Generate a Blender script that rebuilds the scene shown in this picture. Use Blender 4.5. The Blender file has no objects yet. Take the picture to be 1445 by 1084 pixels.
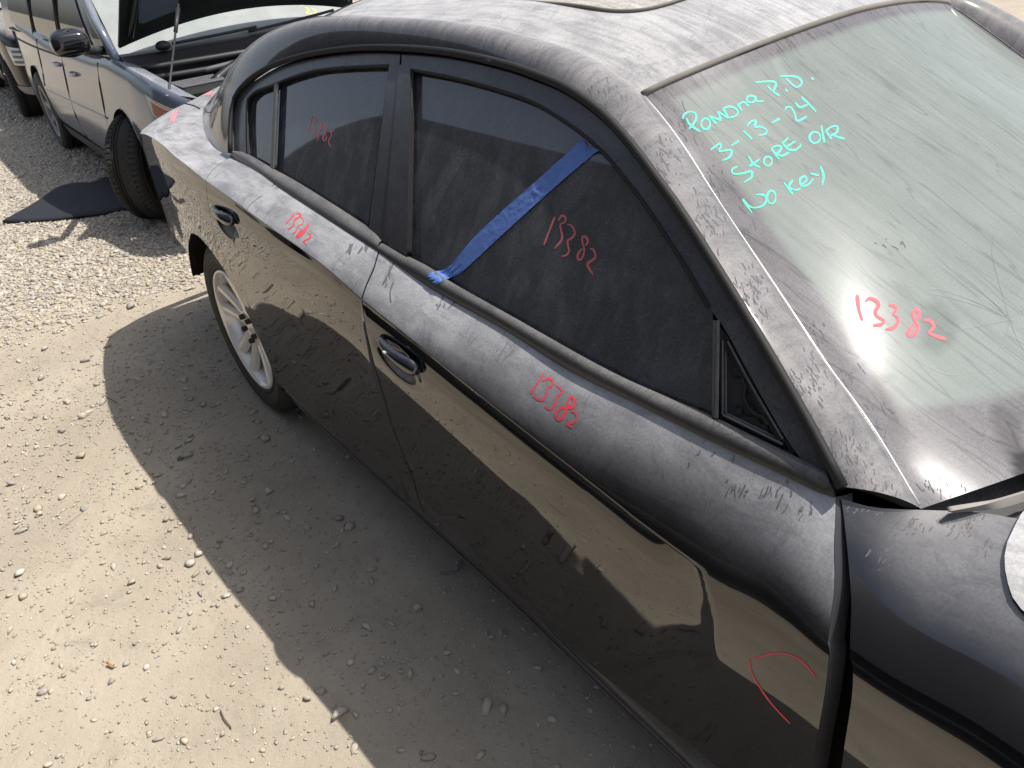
import bpy, bmesh, math, random
import numpy as np
from mathutils import Vector, Matrix
from mathutils.bvhtree import BVHTree
random.seed(7); rng = np.random.default_rng(7)
S = bpy.context.scene
COL = S.collection
R = math.radians

# ---------------------------------------------------------------- camera, world, sun, exposure
CAM = np.array([2.7661, -1.62826, 1.68441])
EUL = (1.00343, 0.08238, 0.89910)
FPX = 1083.5
cd = bpy.data.cameras.new('camera'); cam = bpy.data.objects.new('camera', cd); COL.objects.link(cam)
cam.location = CAM; cam.rotation_euler = EUL
cd.sensor_width = 36; cd.lens = 36 * FPX / 1445; cd.clip_start = .02; cd.clip_end = 600
S.camera = cam
SUN = Vector((0.22, 0.45, 1.0)).normalized()
w = bpy.data.worlds.new('World'); S.world = w; w.use_nodes = True
nt = w.node_tree; bg = nt.nodes['Background']
sky = nt.nodes.new('ShaderNodeTexSky'); sky.sky_type = 'NISHITA'; sky.sun_disc = False
sky.sun_elevation = math.asin(SUN.z); sky.sun_rotation = math.atan2(SUN.x, SUN.y)
sky.air_density = 1.0; sky.dust_density = 2.5; sky.ozone_density = 1.0
hs = nt.nodes.new('ShaderNodeHueSaturation'); hs.inputs['Saturation'].default_value = .62      # hazy city sky
nt.links.new(sky.outputs[0], hs.inputs['Color']); nt.links.new(hs.outputs[0], bg.inputs[0]); bg.inputs[1].default_value = 0.13
ld = bpy.data.lights.new('sun', 'SUN'); ld.energy = 4.0; ld.angle = R(0.5); ld.color = (1.0, .955, .88)
lo = bpy.data.objects.new('sun', ld); COL.objects.link(lo); lo.rotation_euler = SUN.to_track_quat('Z', 'Y').to_euler()
S.view_settings.view_transform = 'Standard'; S.view_settings.look = 'None'
S.view_settings.exposure = 0.4; S.view_settings.gamma = 1; S.view_settings.use_curve_mapping = False
S.cycles.max_bounces = 8; S.cycles.transparent_max_bounces = 8
S.cycles.sample_clamp_indirect = 6; S.cycles.caustics_reflective = False; S.cycles.caustics_refractive = False

# ---------------------------------------------------------------- geometry helpers
def _rot(rx, ry, rz):
    cx, sx, cy, sy, cz, sz = math.cos(rx), math.sin(rx), math.cos(ry), math.sin(ry), math.cos(rz), math.sin(rz)
    return np.array([[cz,-sz,0],[sz,cz,0],[0,0,1]]) @ np.array([[cy,0,sy],[0,1,0],[-sy,0,cy]]) @ np.array([[1,0,0],[0,cx,-sx],[0,sx,cx]])
CM = _rot(*EUL)
def ray(px, py): return CM @ np.array([(px - 722.5) / FPX, -(py - 542) / FPX, -1.0])
def onY(px, py, y):
    d = ray(px, py); return CAM + d * ((y - CAM[1]) / d[1])
def onZ(px, py, z):
    d = ray(px, py); return CAM + d * ((z - CAM[2]) / d[2])
def onX(px, py, x):
    d = ray(px, py); return CAM + d * ((x - CAM[0]) / d[0])
def onF(px, py, yf, y0=-.8):
    """measured point on a side surface y = yf(x, z)"""
    y = y0
    for _ in range(25):
        P = onY(px, py, y); y = .5 * y + .5 * yf(P[0], P[2])
    return onY(px, py, y)

def smooth_curve(P, n):
    """Catmull-Rom through points, n samples, even in arc length"""
    P = np.asarray(P, float)
    if len(P) == 2:
        t = np.linspace(0, 1, n)[:, None]; return P[0] * (1 - t) + P[1] * t
    Q = np.vstack([2 * P[0] - P[1], P, 2 * P[-1] - P[-2]]); out = []
    for i in range(len(P) - 1):
        p0, p1, p2, p3 = Q[i:i+4]; t = np.linspace(0, 1, 24, endpoint=False)[:, None]
        out.append(.5 * ((2*p1) + (-p0+p2)*t + (2*p0-5*p1+4*p2-p3)*t*t + (-p0+3*p1-3*p2+p3)*t**3))
    out = np.vstack(out + [P[-1:]])
    L = np.r_[0, np.cumsum(np.linalg.norm(np.diff(out, axis=0), axis=1))]
    s = np.linspace(0, L[-1], n)
    return np.stack([np.interp(s, L, out[:, k]) for k in range(P.shape[1])], 1)
def pch(xs, ys):
    """smooth monotone-ish interpolant"""
    xs = np.asarray(xs, float); ys = np.asarray(ys, float); h = np.diff(xs); d = np.diff(ys) / h
    m = np.zeros(len(xs)); m[0] = d[0]; m[-1] = d[-1]
    for i in range(1, len(xs) - 1):
        m[i] = 0 if d[i-1] * d[i] <= 0 else 2 * d[i-1] * d[i] / (d[i-1] + d[i])
    def f(x):
        x = np.clip(x, xs[0], xs[-1]); i = np.clip(np.searchsorted(xs, x) - 1, 0, len(h) - 1)
        t = (x - xs[i]) / h[i]
        return ((2*t**3-3*t**2+1)*ys[i] + (t**3-2*t**2+t)*h[i]*m[i] + (-2*t**3+3*t**2)*ys[i+1] + (t**3-t**2)*h[i]*m[i+1])
    return f

def link(name, me, mat=None, parent=None, smooth=True):
    o = bpy.data.objects.new(name, me); COL.objects.link(o)
    if mat is not None: me.materials.append(mat)
    if smooth: me.polygons.foreach_set('use_smooth', [True] * len(me.polygons))
    if parent is not None:
        o.parent = parent; o.matrix_parent_inverse = ROOTM.get(parent.name, Matrix()).inverted()
    return o
ROOTM = {}
def mesh(name, V, Fc, mat=None, parent=None, smooth=True):
    me = bpy.data.meshes.new(name); me.from_pydata([tuple(v) for v in V], [], [tuple(f) for f in Fc]); me.update()
    return link(name, me, mat, parent, smooth)
def root(name, loc, label, cat, group=None):
    o = bpy.data.objects.new(name, None); COL.objects.link(o); o.location = loc
    ROOTM[o.name] = Matrix.Translation(loc); o.empty_display_size = .2
    o['label'] = label; o['category'] = cat
    if group: o['group'] = group
    return o
def gridf(nu, nv):
    i, j = np.meshgrid(np.arange(nu - 1), np.arange(nv - 1), indexing='ij'); a = (i * nv + j).ravel()
    return np.stack([a, a + nv, a + nv + 1, a + 1], 1)
GREF = [np.array([1.4, 0, .6])]
def grid(name, P, mat, parent=None, flip=False, thick=0, smooth=True):
    P = np.asarray(P, float); nu, nv = P.shape[:2]; Fc = gridf(nu, nv)
    a = P[1:, :-1] - P[:-1, :-1]; b = P[:-1, 1:] - P[:-1, :-1]; nn = np.cross(a, b); cc = (P[1:, 1:] + P[:-1, :-1]) / 2
    if (nn * (cc - GREF[0])).sum() < 0: Fc = Fc[:, ::-1]
    o = mesh(name, P.reshape(-1, 3), Fc, mat, parent, smooth)
    if thick:
        if parent is not None and thick >= .01: o.data.materials.append(M_DARK)  # rims blackened so edges catch no light and gaps read as shade
        ne = len(o.data.edges); ev = np.empty(ne * 2, np.int32); o.data.edges.foreach_get('vertices', ev); ev = ev.reshape(-1, 2); ei, ej = ev // nv, ev % nv
        shp = ((ei == 0).all(1) | (ei == nu - 1).all(1) | (ej == 0).all(1) | (ej == nv - 1).all(1))
        at_ = o.data.attributes.new('sharp_edge', 'BOOLEAN', 'EDGE'); at_.data.foreach_set('value', shp)
        m = o.modifiers.new('thickness', 'SOLIDIFY'); m.material_offset_rim = 1 if thick >= .01 else 0; m.thickness = thick; m.offset = -1; m.use_even_offset = False
        m.use_rim = True
    return o
def mirror_copy(o, parent=None):
    c = o.copy(); c.data = o.data.copy(); COL.objects.link(c)
    n = len(c.data.vertices); a = np.empty(n * 3); c.data.vertices.foreach_get('co', a); a[1::3] *= -1
    c.data.vertices.foreach_set('co', a); c.data.flip_normals(); c.data.update()
    return c
def tube(name, pts, r, mat, parent=None, seg=8, caps=True):
    P = np.asarray(pts, float); n = len(P); rr = np.full(n, r) if np.isscalar(r) else np.asarray(r)
    V = []
    up = np.array([0, 0, 1.0])
    for i in range(n):
        t = P[min(i + 1, n - 1)] - P[max(i - 1, 0)]; t /= np.linalg.norm(t) + 1e-9
        u = up if abs(t[2]) < .9 else np.array([1.0, 0, 0])
        a = np.cross(t, u); a /= np.linalg.norm(a); b = np.cross(a, t)
        for k in range(seg):
            an = 2 * math.pi * k / seg; V.append(P[i] + rr[i] * (math.cos(an) * a + math.sin(an) * b))
    Fc = []
    for i in range(n - 1):
        for k in range(seg):
            k2 = (k + 1) % seg; Fc.append((i*seg+k, i*seg+k2, (i+1)*seg+k2, (i+1)*seg+k))
    if caps: Fc.append(tuple(range(seg))[::-1]); Fc.append(tuple((n-1)*seg + k for k in range(seg)))
    return mesh(name, V, Fc, mat, parent)
def bm_obj(name, bm, mat, parent=None, smooth=False, bevel=0, seg=2):
    me = bpy.data.meshes.new(name); bm.normal_update(); bm.to_mesh(me); bm.free()
    o = link(name, me, mat, parent, smooth)
    if bevel:
        b = o.modifiers.new('bevel', 'BEVEL'); b.width = bevel; b.segments = seg; b.limit_method = 'ANGLE'; b.angle_limit = R(35)
    return o
def box(name, lo_, hi_, mat, parent=None, bevel=0, rot=None, smooth=False):
    bm = bmesh.new(); bmesh.ops.create_cube(bm, size=1)
    lo_ = np.array(lo_, float); hi_ = np.array(hi_, float); c = (lo_ + hi_) / 2; s = hi_ - lo_
    for v in bm.verts: v.co = Vector(c + np.array(v.co) * s)
    if rot is not None: bmesh.ops.rotate(bm, cent=Vector(c), matrix=rot, verts=bm.verts)
    return bm_obj(name, bm, mat, parent, smooth, bevel)
def prism(name, poly, thick_vec, mat, parent=None, bevel=0, smooth=False):
    """polygon (3D points) extruded by a vector"""
    P = np.asarray(poly, float); n = len(P); V = np.vstack([P, P + np.asarray(thick_vec)])
    Fc = [tuple(range(n)), tuple(range(2*n-1, n-1, -1))] + [(i, i + n, (i+1) % n + n, (i+1) % n) for i in range(n)]
    bm = bmesh.new(); vs = [bm.verts.new(v) for v in V]
    for f in Fc: bm.faces.new([vs[i] for i in f])
    bmesh.ops.recalc_face_normals(bm, faces=bm.faces)
    return bm_obj(name, bm, mat, parent, smooth, bevel)
def lathe_y(name, prof, c, mat, parent=None, seg=64, a0=0, a1=2*math.pi, off=None):
    """revolve (r, y) profile about a Y axis through c=(x,z)"""
    full = abs(a1 - a0 - 2 * math.pi) < 1e-6; n = seg if full else seg + 1; V = []
    for i in range(n):
        a = a0 + (a1 - a0) * i / seg
        for r, y in prof: V.append((c[0] + r * math.cos(a), y, c[1] + r * math.sin(a)))
    m = len(prof); Fc = []
    for i in range(seg):
        i2 = (i + 1) % n if full else i + 1
        for j in range(m - 1): Fc.append((i*m+j, i2*m+j, i2*m+j+1, i*m+j+1))
    return mesh(name, V, Fc, mat, parent)

# ---------------------------------------------------------------- materials
def new_mat(name):
    m = bpy.data.materials.new(name); m.use_nodes = True
    n = m.node_tree.nodes; b = n['Principled BSDF']; return m, m.node_tree, n, b
def N(nt, typ, **kw):
    n = nt.nodes.new(typ)
    for k, v in kw.items():
        if k in ('op', ): n.operation = v
        else: setattr(n, k, v)
    return n
def setin(n, **kw):
    for k, v in kw.items(): n.inputs[k.replace('_', ' ')].default_value = v
def noise(nt, vec, scale, detail=4, rough=.6, dist=0):
    n = nt.nodes.new('ShaderNodeTexNoise'); nt.links.new(vec, n.inputs['Vector'])
    n.inputs['Scale'].default_value = scale; n.inputs['Detail'].default_value = detail
    n.inputs['Roughness'].default_value = rough; n.inputs['Distortion'].default_value = dist
    return n.outputs['Fac']
def ramp(nt, fac, a, b, lo_=0., hi_=1., smooth=True):
    n = nt.nodes.new('ShaderNodeMapRange'); n.interpolation_type = 'SMOOTHSTEP' if smooth else 'LINEAR'
    nt.links.new(fac, n.inputs[0]); n.inputs[1].default_value = a; n.inputs[2].default_value = b
    n.inputs[3].default_value = lo_; n.inputs[4].default_value = hi_; return n.outputs[0]
def mth(nt, op, a, b=None, c=None):
    n = nt.nodes.new('ShaderNodeMath'); n.operation = op
    for i, v in enumerate((a, b, c)):
        if v is None: continue
        if isinstance(v, (int, float)): n.inputs[i].default_value = v
        else: nt.links.new(v, n.inputs[i])
    n.use_clamp = op in ('MULTIPLY',) and False
    return n.outputs[0]
def mixc(nt, fac, a, b):
    n = nt.nodes.new('ShaderNodeMix'); n.data_type = 'RGBA'
    if isinstance(fac, (int, float)): n.inputs[0].default_value = fac
    else: nt.links.new(fac, n.inputs[0])
    for i, v in ((6, a), (7, b)):
        if isinstance(v, tuple): n.inputs[i].default_value = (*v, 1) if len(v) == 3 else v
        else: nt.links.new(v, n.inputs[i])
    return n.outputs[2]
def coords(nt, scale=(1, 1, 1), rot=(0, 0, 0)):
    t = nt.nodes.new('ShaderNodeTexCoord'); m = nt.nodes.new('ShaderNodeMapping')
    m.inputs['Scale'].default_value = scale; m.inputs['Rotation'].default_value = rot
    nt.links.new(t.outputs['Object'], m.inputs[0]); return m.outputs[0]
def simple(name, col, rough=.5, metal=0., ior=1.5, bump=0, bscale=200, var=0):
    m, nt, n, b = new_mat(name)
    setin(b, Base_Color=(*col, 1), Roughness=rough, Metallic=metal, IOR=ior)
    v = coords(nt)
    if var:
        f = noise(nt, v, 14, 5); nt.links.new(mixc(nt, f, tuple(c * (1 - var) for c in col), tuple(min(1, c * (1 + var)) for c in col)), b.inputs['Base Color'])
    if bump:
        bn = nt.nodes.new('ShaderNodeBump'); bn.inputs['Strength'].default_value = bump; bn.inputs['Distance'].default_value = .002
        nt.links.new(noise(nt, v, bscale, 3), bn.inputs['Height']); nt.links.new(bn.outputs[0], b.inputs['Normal'])
    return m
def dusty(name, base, dust=(.46, .44, .42), lo_=.12, hi_=.55, amount=.8, rough=.06, ior=1.7, streak=(7, 34, 7), floor_=.015, metal=0.,
          scribble=.5, dist=.6, drough=.85, smear=0., splash=.0):
    """painted or glazed surface under settled dust: dust lies on faces that look up, streaked by dried water"""
    m, nt, n, b = new_mat(name)
    g = nt.nodes.new('ShaderNodeNewGeometry'); sp = nt.nodes.new('ShaderNodeSeparateXYZ'); nt.links.new(g.outputs['Normal'], sp.inputs[0])
    up = ramp(nt, sp.outputs[2], lo_, hi_)
    v = coords(nt); vs = coords(nt, streak)
    fine = noise(nt, v, 240, 3, .7); mid = noise(nt, v, 9, 5, .6)
    st = noise(nt, vs, 1.0, 4, .6, dist)
    sc = noise(nt, coords(nt, (48, 48, 20)), 1.0, 2, .5, 3.0)      # dried worm-like drip marks
    sc = mth(nt, 'ABSOLUTE', mth(nt, 'SUBTRACT', sc, .5)); sc = mth(nt, 'ADD', ramp(nt, sc, .0, .05, 1 - scribble, 1), ramp(nt, noise(nt, coords(nt, (1, 1, 1)), 17, 3, .7, .8), .56, .64, 0, -.16))
    pat = mth(nt, 'MULTIPLY', ramp(nt, st, .32, .62, .72, 1.0), ramp(nt, mid, .3, .7, .78, 1.05))
    pat = mth(nt, 'MULTIPLY', pat, mth(nt, 'MULTIPLY', sc, ramp(nt, fine, .3, .7, .82, 1.08)))
    d = mth(nt, 'MULTIPLY', mth(nt, 'MULTIPLY', up, pat), amount)
    if smear:
        sm = noise(nt, coords(nt, (34, 12, 12), (0, .6, .5)), 1.0, 3, .65, 1.2); area = noise(nt, coords(nt, (2.2, 2.2, 2.2)), 1.0, 2)
        k = mth(nt, 'MULTIPLY', ramp(nt, sm, .60, .66), ramp(nt, area, .52, .62))
        d = mth(nt, 'MULTIPLY', d, mth(nt, 'SUBTRACT', 1.0, mth(nt, 'MULTIPLY', k, smear)))
    spots = ramp(nt, noise(nt, v, 75, 2, .5), .68, .74, 0, .022)
    d = mth(nt, 'ADD', d, mth(nt, 'ADD', spots, floor_))
    ps = nt.nodes.new('ShaderNodeSeparateXYZ'); nt.links.new(v, ps.inputs[0])
    low = mth(nt, 'MULTIPLY', ramp(nt, ps.outputs[2], .62, .25, 0, 1), ramp(nt, mth(nt, 'MULTIPLY', noise(nt, v, 7, 6, .7), noise(nt, v, 130, 2, .6)), .22, .38, 0, splash))
    d = mth(nt, 'ADD', d, low)
    d = mth(nt, 'MINIMUM', d, .98)
    setin(b, Base_Color=(*base, 1), Roughness=rough, IOR=ior, Metallic=metal)
    db = nt.nodes.new('ShaderNodeBsdfPrincipled'); db.inputs['Roughness'].default_value = drough; db.inputs['IOR'].default_value = 1.35
    nt.links.new(mixc(nt, mid, tuple(c * .9 for c in dust), tuple(c * 1.08 for c in dust)), db.inputs['Base Color'])
    mx = nt.nodes.new('ShaderNodeMixShader'); nt.links.new(d, mx.inputs[0]); nt.links.new(b.outputs[0], mx.inputs[1]); nt.links.new(db.outputs[0], mx.inputs[2])
    nt.links.new(mx.outputs[0], nt.nodes['Material Output'].inputs[0])
    bn = nt.nodes.new('ShaderNodeBump'); bn.inputs['Strength'].default_value = .12; bn.inputs['Distance'].default_value = .001
    nt.links.new(d, bn.inputs['Height']); nt.links.new(bn.outputs[0], db.inputs['Normal'])
    return m

M_PAINT = dusty('black_paint_dusty', (.004, .004, .005), dust=(.41, .412, .43), lo_=.26, hi_=.66, rough=.02, ior=1.8, floor_=.002, amount=.92, scribble=.06, smear=.6, splash=.02)
M_ROOF = dusty('black_roof_paint_thick_dust', (.008, .008, .012), dust=(.46, .45, .45), lo_=.1, hi_=.8, amount=.97, streak=(7, 60, 7), scribble=.10)
M_RAIL = dusty('black_rail_paint_dusty', (.008, .008, .012), dust=(.40, .38, .375), lo_=.05, hi_=.95, amount=.62, streak=(60, 12, 12), scribble=.22)
M_TRIM = dusty('satin_black_trim', (.012, .012, .014), dust=(.36, .35, .34), lo_=.0, hi_=.9, amount=.38, rough=.35, ior=1.5, floor_=.05)
M_FRAME = dusty('gloss_black_frame', (.012, .014, .02), dust=(.36, .36, .37), lo_=.1, hi_=.9, amount=.42, rough=.22, ior=1.5, floor_=.04)
M_PIL = dusty('black_pillar_trim', (.010, .010, .013), dust=(.36, .36, .38), lo_=.0, hi_=.9, amount=.17, rough=.25, ior=1.5, floor_=.03)
M_RUB = simple('rubber_seal', (.008, .008, .008), .7)
M_DARK = simple('dark_inner', (.004, .004, .004), .6)
M_INNER = simple('interior_cloth', (.03, .03, .032), .9)
M_PLAST = simple('black_plastic', (.028, .028, .030), .5, bump=.3, bscale=400)

def glass_mat(name, tint, dustc, dust_lo, dust_hi, trans, rough=.03, ior=1.55, streak=(20, 20, 3)):
    """tinted automotive glass: a dark see-through pane, sharp reflection, a film of dust"""
    m, nt, n, b = new_mat(name); n.remove(b)
    tr = nt.nodes.new('ShaderNodeBsdfTransparent'); tr.inputs[0].default_value = (*trans, 1)
    body = nt.nodes.new('ShaderNodeBsdfDiffuse'); body.inputs[0].default_value = (*tint, 1)
    gl = nt.nodes.new('ShaderNodeBsdfGlossy'); gl.inputs['Roughness'].default_value = rough
    fr = nt.nodes.new('ShaderNodeFresnel'); fr.inputs[0].default_value = ior
    a = nt.nodes.new('ShaderNodeAddShader'); nt.links.new(tr.outputs[0], a.inputs[0]); nt.links.new(body.outputs[0], a.inputs[1])
    m1 = nt.nodes.new('ShaderNodeMixShader'); nt.links.new(fr.outputs[0], m1.inputs[0]); nt.links.new(a.outputs[0], m1.inputs[1]); nt.links.new(gl.outputs[0], m1.inputs[2])
    v = coords(nt)
    st = noise(nt, coords(nt, streak), 1, 4, .6, .5); fine = noise(nt, v, 300, 2, .6); sp = ramp(nt, noise(nt, v, 170, 2, .5), .62, .7, 0, .12)
    d = mth(nt, 'ADD', mth(nt, 'MULTIPLY', ramp(nt, st, .35, .7, dust_lo, dust_hi), ramp(nt, fine, .3, .7, .6, 1.1)), mth(nt, 'MULTIPLY', sp, ramp(nt, st, .4, .7, 0, 1)))
    df = nt.nodes.new('ShaderNodeBsdfDiffuse'); df.inputs[0].default_value = (*dustc, 1)
    m2 = nt.nodes.new('ShaderNodeMixShader'); nt.links.new(d, m2.inputs[0]); nt.links.new(m1.outputs[0], m2.inputs[1]); nt.links.new(df.outputs[0], m2.inputs[2])
    nt.links.new(m2.outputs[0], n['Material Output'].inputs[0]); return m
M_SGLASS = glass_mat('dark_tinted_glass', (.003, .003, .0035), (.36, .38, .42), .10, .20, (.012, .012, .014), ior=2.1)

# ---------------------------------------------------------------- black sedan: side section table
car = root('sedan', (1.45, 0, 0), 'dusty black sedan in the foreground with blue tape across its front side window', 'car')
yc = pch([-1.17, -1.065, -1.035, -.985, -.8, -.5, -.25, 0, .3, 1.3, 2.0, 2.5, 3.0, 3.5, 3.8, 3.95], [.50, .66, .745, .802, .862, .905, .935, .953, .962, .966, .962, .958, .965, .93, .84, .66])
def crease_pts():
    out = []
    for p in [(230, 205), (246, 220), (263, 233), (289, 254), (305, 266), (343, 293), (371, 314), (431, 356), (462, 380), (511, 424), (577, 477), (635, 526), (697, 576), (771, 635), (868, 712), (900, 738)]:
        P = onF(*p, lambda x, z: -float(yc(x))); out.append((P[0], P[2]))
    return out
cp = crease_pts()
print('crease', np.round(cp[:5], 3))
zc = pch([-1.3, -1.0] + [a for a, b in cp] + [2.27, 2.46, 2.6, 3.05, 3.95], [.90, .945] + [b for a, b in cp] + [.822, .84, .84, .83, .74])
ybk = pch([-1.08, -1.0, -.7, -.35, 0, .33, .7, 1.2, 2.0, 2.36, 2.42, 2.48, 2.54, 2.62, 3.0, 3.5, 3.95], [.50, .59, .62, .72, .80, .838, .862, .878, .878, .866, .845, .785, .735, .71, .70, .66, .50])
belt_px = [(328, 219), (363, 241), (400, 268), (466, 311), (535, 355), (616, 411), (706, 461), (805, 523), (900, 570), (1000, 620), (1100, 667), (1180, 702)]
bp_ = [onF(*p, lambda x, z: -float(ybk(x)) if x < 2.44 else -.862) for p in belt_px]
zbk = pch([-1.08, -1.0, -.7, -.35, 0] + [P[0] for P in bp_ if P[0] > .25] + [2.48, 2.54, 2.62, 3.0, 3.5, 3.95], [.95, 1.015, 1.035, 1.025, 1.03] + [P[2] for P in bp_ if P[0] > .25] + [.972, .972, .982, .972, .92, .82])
NL, NS = 70, 34
so = pch([0, .03, .07, .12, .25, .4, .5, .56, .8], [0, .008, .0125, .0125, .004, -.003, -.003, -.010, -.03])
zd = pch([-1.2, -.6, -.40, -.34, .5, 1.3, 1.9, 2.4, 4], [.47, .55, .56, .33, .315, .335, .345, .385, .34])
XT = np.concatenate([np.arange(-1.065, -.9, .0075), np.arange(-.9, 1.9, .02), np.arange(1.9, 2.45, .008), np.arange(2.45, 3.96, .02)])
TAB = np.zeros((len(XT), NL + NS, 3))
for i, x in enumerate(XT):
    z0, z1, yy = float(zd(x)), float(zc(x)), float(yc(x)); pts = []
    for k in range(NL):
        t = k / (NL - 1); t = 1 - (1 - t) ** 1.5; z = z0 + (z1 - z0) * t; pts.append((yy + float(so(z1 - z)) * (1 if x > 1.3 else .62), z))
    yb, zb = float(ybk(x)), float(zbk(x))
    for k in range(1, NS + 1):
        t = k / NS; a = t * math.pi / 2
        ye = math.cos(a); ze = math.sin(a)
        lin = .62 - .55 * np.clip((x - 2.3) / .35, 0, 1)
        yv = yb + (yy - yb) * (lin * (1 - t) + (1 - lin) * ye); zv = z1 + (zb - z1) * (lin * t + (1 - lin) * ze)
        pts.append((yv, zv))
    pts = np.array(pts)
    soft = 0.0 + 9 * np.clip((x - 1.7) / .7, 0, 1) + 4 * np.clip((-.6 - x) / .4, 0, 1)
    if soft > .3:
        kk = np.arange(-30, 31); g = np.exp(-.5 * (kk / soft) ** 2); g /= g.sum()
        # resample evenly before smoothing
        L = np.r_[0, np.cumsum(np.linalg.norm(np.diff(pts, axis=0), axis=1))]
        s = np.linspace(0, L[-1], 220); q = np.stack([np.interp(s, L, pts[:, j]) for j in (0, 1)], 1)
        qp = np.vstack([2*q[0] - q[30:0:-1], q, 2*q[-1] - q[-2:-32:-1]])
        qs = np.stack([np.convolve(qp[:, j], g, 'valid') for j in (0, 1)], 1)
        pts = np.stack([np.interp(L, s, qs[:, j]) for j in (0, 1)], 1)
    sD = z1 - pts[:, 1]; A_ = .027 * np.clip((x - 1.25) / .75, 0, 1) ** 1.2
    xf = 2.305 - .04 * (np.clip(pts[:, 1] - .72, 0, 1) / .10) ** 2
    rampx = np.clip((xf - x) / .13, 0, 1); rampx = 1 - (1 - rampx) ** 2
    wz = np.clip((pts[:, 1] - .38) / .30, 0, 1); wz = wz * wz * (3 - 2 * wz)
    fs = np.clip(sD / .007, 0, 1) * (.38 * np.exp(-sD / .045) + .62 * np.exp(-(sD / .30) ** 2))
    if x < 2.45: pts[:, 0] -= A_ * rampx * np.maximum(fs, 0) * wz
    TAB[i, :, 1] = -pts[:, 0]; TAB[i, :, 2] = pts[:, 1]
    bulge = np.clip((.95 - pts[:, 1]) / .3, 0, 1); bulge = bulge * bulge * (3 - 2 * bulge)
    TAB[i, :, 0] = x - .11 * bulge * np.clip((-.55 - x) / .5, 0, 1) ** 1.3
def tab(x, q):
    """x array, q in 0..NL+NS-1 -> point on the body side"""
    x = np.asarray(x, float); q = np.asarray(q, float)
    i = np.clip(np.searchsorted(XT, x) - 1, 0, len(XT) - 2); fx = np.clip((x - XT[i]) / (XT[i+1] - XT[i]), 0, 1)
    j = np.clip(q.astype(int), 0, NL + NS - 2); fq = np.clip(q - j, 0, 1)
    fx = fx[..., None]; fq = fq[..., None]
    return (TAB[i, j]*(1-fx)*(1-fq) + TAB[i+1, j]*fx*(1-fq) + TAB[i, j+1]*(1-fx)*fq + TAB[i+1, j+1]*fx*fq)
QM = NL + NS - 1
def tab_hit(px, py):
    """(x, q) of the measured point on the side table"""
    d = ray(px, py); d = d / np.linalg.norm(d); A = TAB - CAM; t = A @ d
    D = np.linalg.norm(A - t[..., None] * d, axis=2); i, j = np.unravel_index(np.argmin(D), D.shape)
    x, q = XT[i], float(j); st = np.array([.02, 1.0])
    def dist(x, q):
        p = tab(x, q) - CAM; return np.linalg.norm(p - (p @ d) * d)
    best = dist(x, q)
    for _ in range(60):
        imp = False
        for dx, dq in ((st[0], 0), (-st[0], 0), (0, st[1]), (0, -st[1])):
            nd = dist(x + dx, np.clip(q + dq, 0, QM))
            if nd < best: best, x, q, imp = nd, x + dx, float(np.clip(q + dq, 0, QM)), True
        if not imp: st = st * .5
    return x, q
def cut_from(pixels, lo_ext=None, hi_ext=None):
    """shut line as x(q)"""
    h = sorted([tab_hit(*p) for p in pixels], key=lambda a: a[1])
    qs = [a[1] for a in h]; xs = [a[0] for a in h]
    qs, ix = np.unique(np.round(qs, 2), return_index=True); xs = [xs[i] for i in ix]
    if lo_ext is not None and qs[0] > 0: qs = [0.0] + list(qs); xs = [lo_ext] + xs
    f = pch(qs, xs); return f
DENTS = [(1.42, .838, -.12), (.43, .905, -.05)]
def panel(name, fl, fr, mat, nu=60, arch=None, thick=.012, q0=0, q1=QM, gap=.0):
    Q = np.linspace(q0, q1, (q1 - q0) + 1) if arch is None else None
    P = []
    us = np.linspace(0, 1, nu)
    rows = np.linspace(0, 1, NL + NS)
    for u in us:
        if arch is None:
            col_q = np.linspace(q0, q1, int(q1 - q0) + 1)
        else:
            # lower edge follows the wheel arch
            xm = (1 - u) * float(fl(q0)) + u * float(fr(q0)); qa = q0
            for _ in range(6):
                xm = (1 - u) * float(fl(qa)) + u * float(fr(qa)); cx, cz, r = arch; dd = r * r - (xm - cx) ** 2
                if dd <= 0: qa = q0; continue
                za = cz + math.sqrt(dd); colz = tab(np.full(NL+NS, xm), np.arange(NL+NS))[:, 2]
                qa = max(q0, float(np.interp(za, colz, np.arange(NL+NS))))
            lo_rows = qa + (NL - 1 - qa) * np.linspace(0, 1, NL); col_q = np.r_[lo_rows, np.arange(NL, NL + NS)] if qa < NL - 1 else np.linspace(qa, QM, NL + NS)
        xl = fl(col_q) + gap / 2; xr = fr(col_q) - gap / 2
        row = tab(xl * (1 - u) + xr * u, col_q)
        for (hx, hz, sl) in DENTS:
            dx = (row[:, 0] - hx) / .105; dz = (row[:, 2] - hz - sl * (row[:, 0] - hx)) / .047; rr = np.sqrt(dx**2 + dz**2)
            k = np.clip(1 - rr, 0, 1); k = k * k * (3 - 2 * k); row[:, 1] += .034 * k
        P.append(row)
    return grid(name, P, mat, car, thick=thick)
GAPD = .005
cut_rr = cut_from([(328, 219), (291, 262), (294, 289), (301, 327), (305, 358)])             # quarter | rear door
cut_rf = cut_from([(535, 355), (525, 385), (512, 432), (515, 455), (536, 540), (549, 587), (569, 642), (584, 676)])   # rear | front door
cut_ff = cut_from([(1182, 703), (1180, 760), (1178, 850), (1172, 930), (1163, 1000), (1150, 1080)])
cut_fe = cut_from([(1187, 703), (1192, 740), (1198, 800), (1201, 870), (1203, 940), (1200, 1000), (1188, 1080)])
c_ = lambda v: (lambda q: np.full(np.shape(q), float(v)) if np.ndim(q) else float(v))
ARCH = (0.0, .36, .392)
def rr_low(q):
    q = np.asarray(q, float); return cut_rr(q)
parts_side = []
qp = panel('quarter_panel', c_(-1.064), rr_low, M_PAINT, 120, arch=ARCH); parts_side.append(qp)
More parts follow.
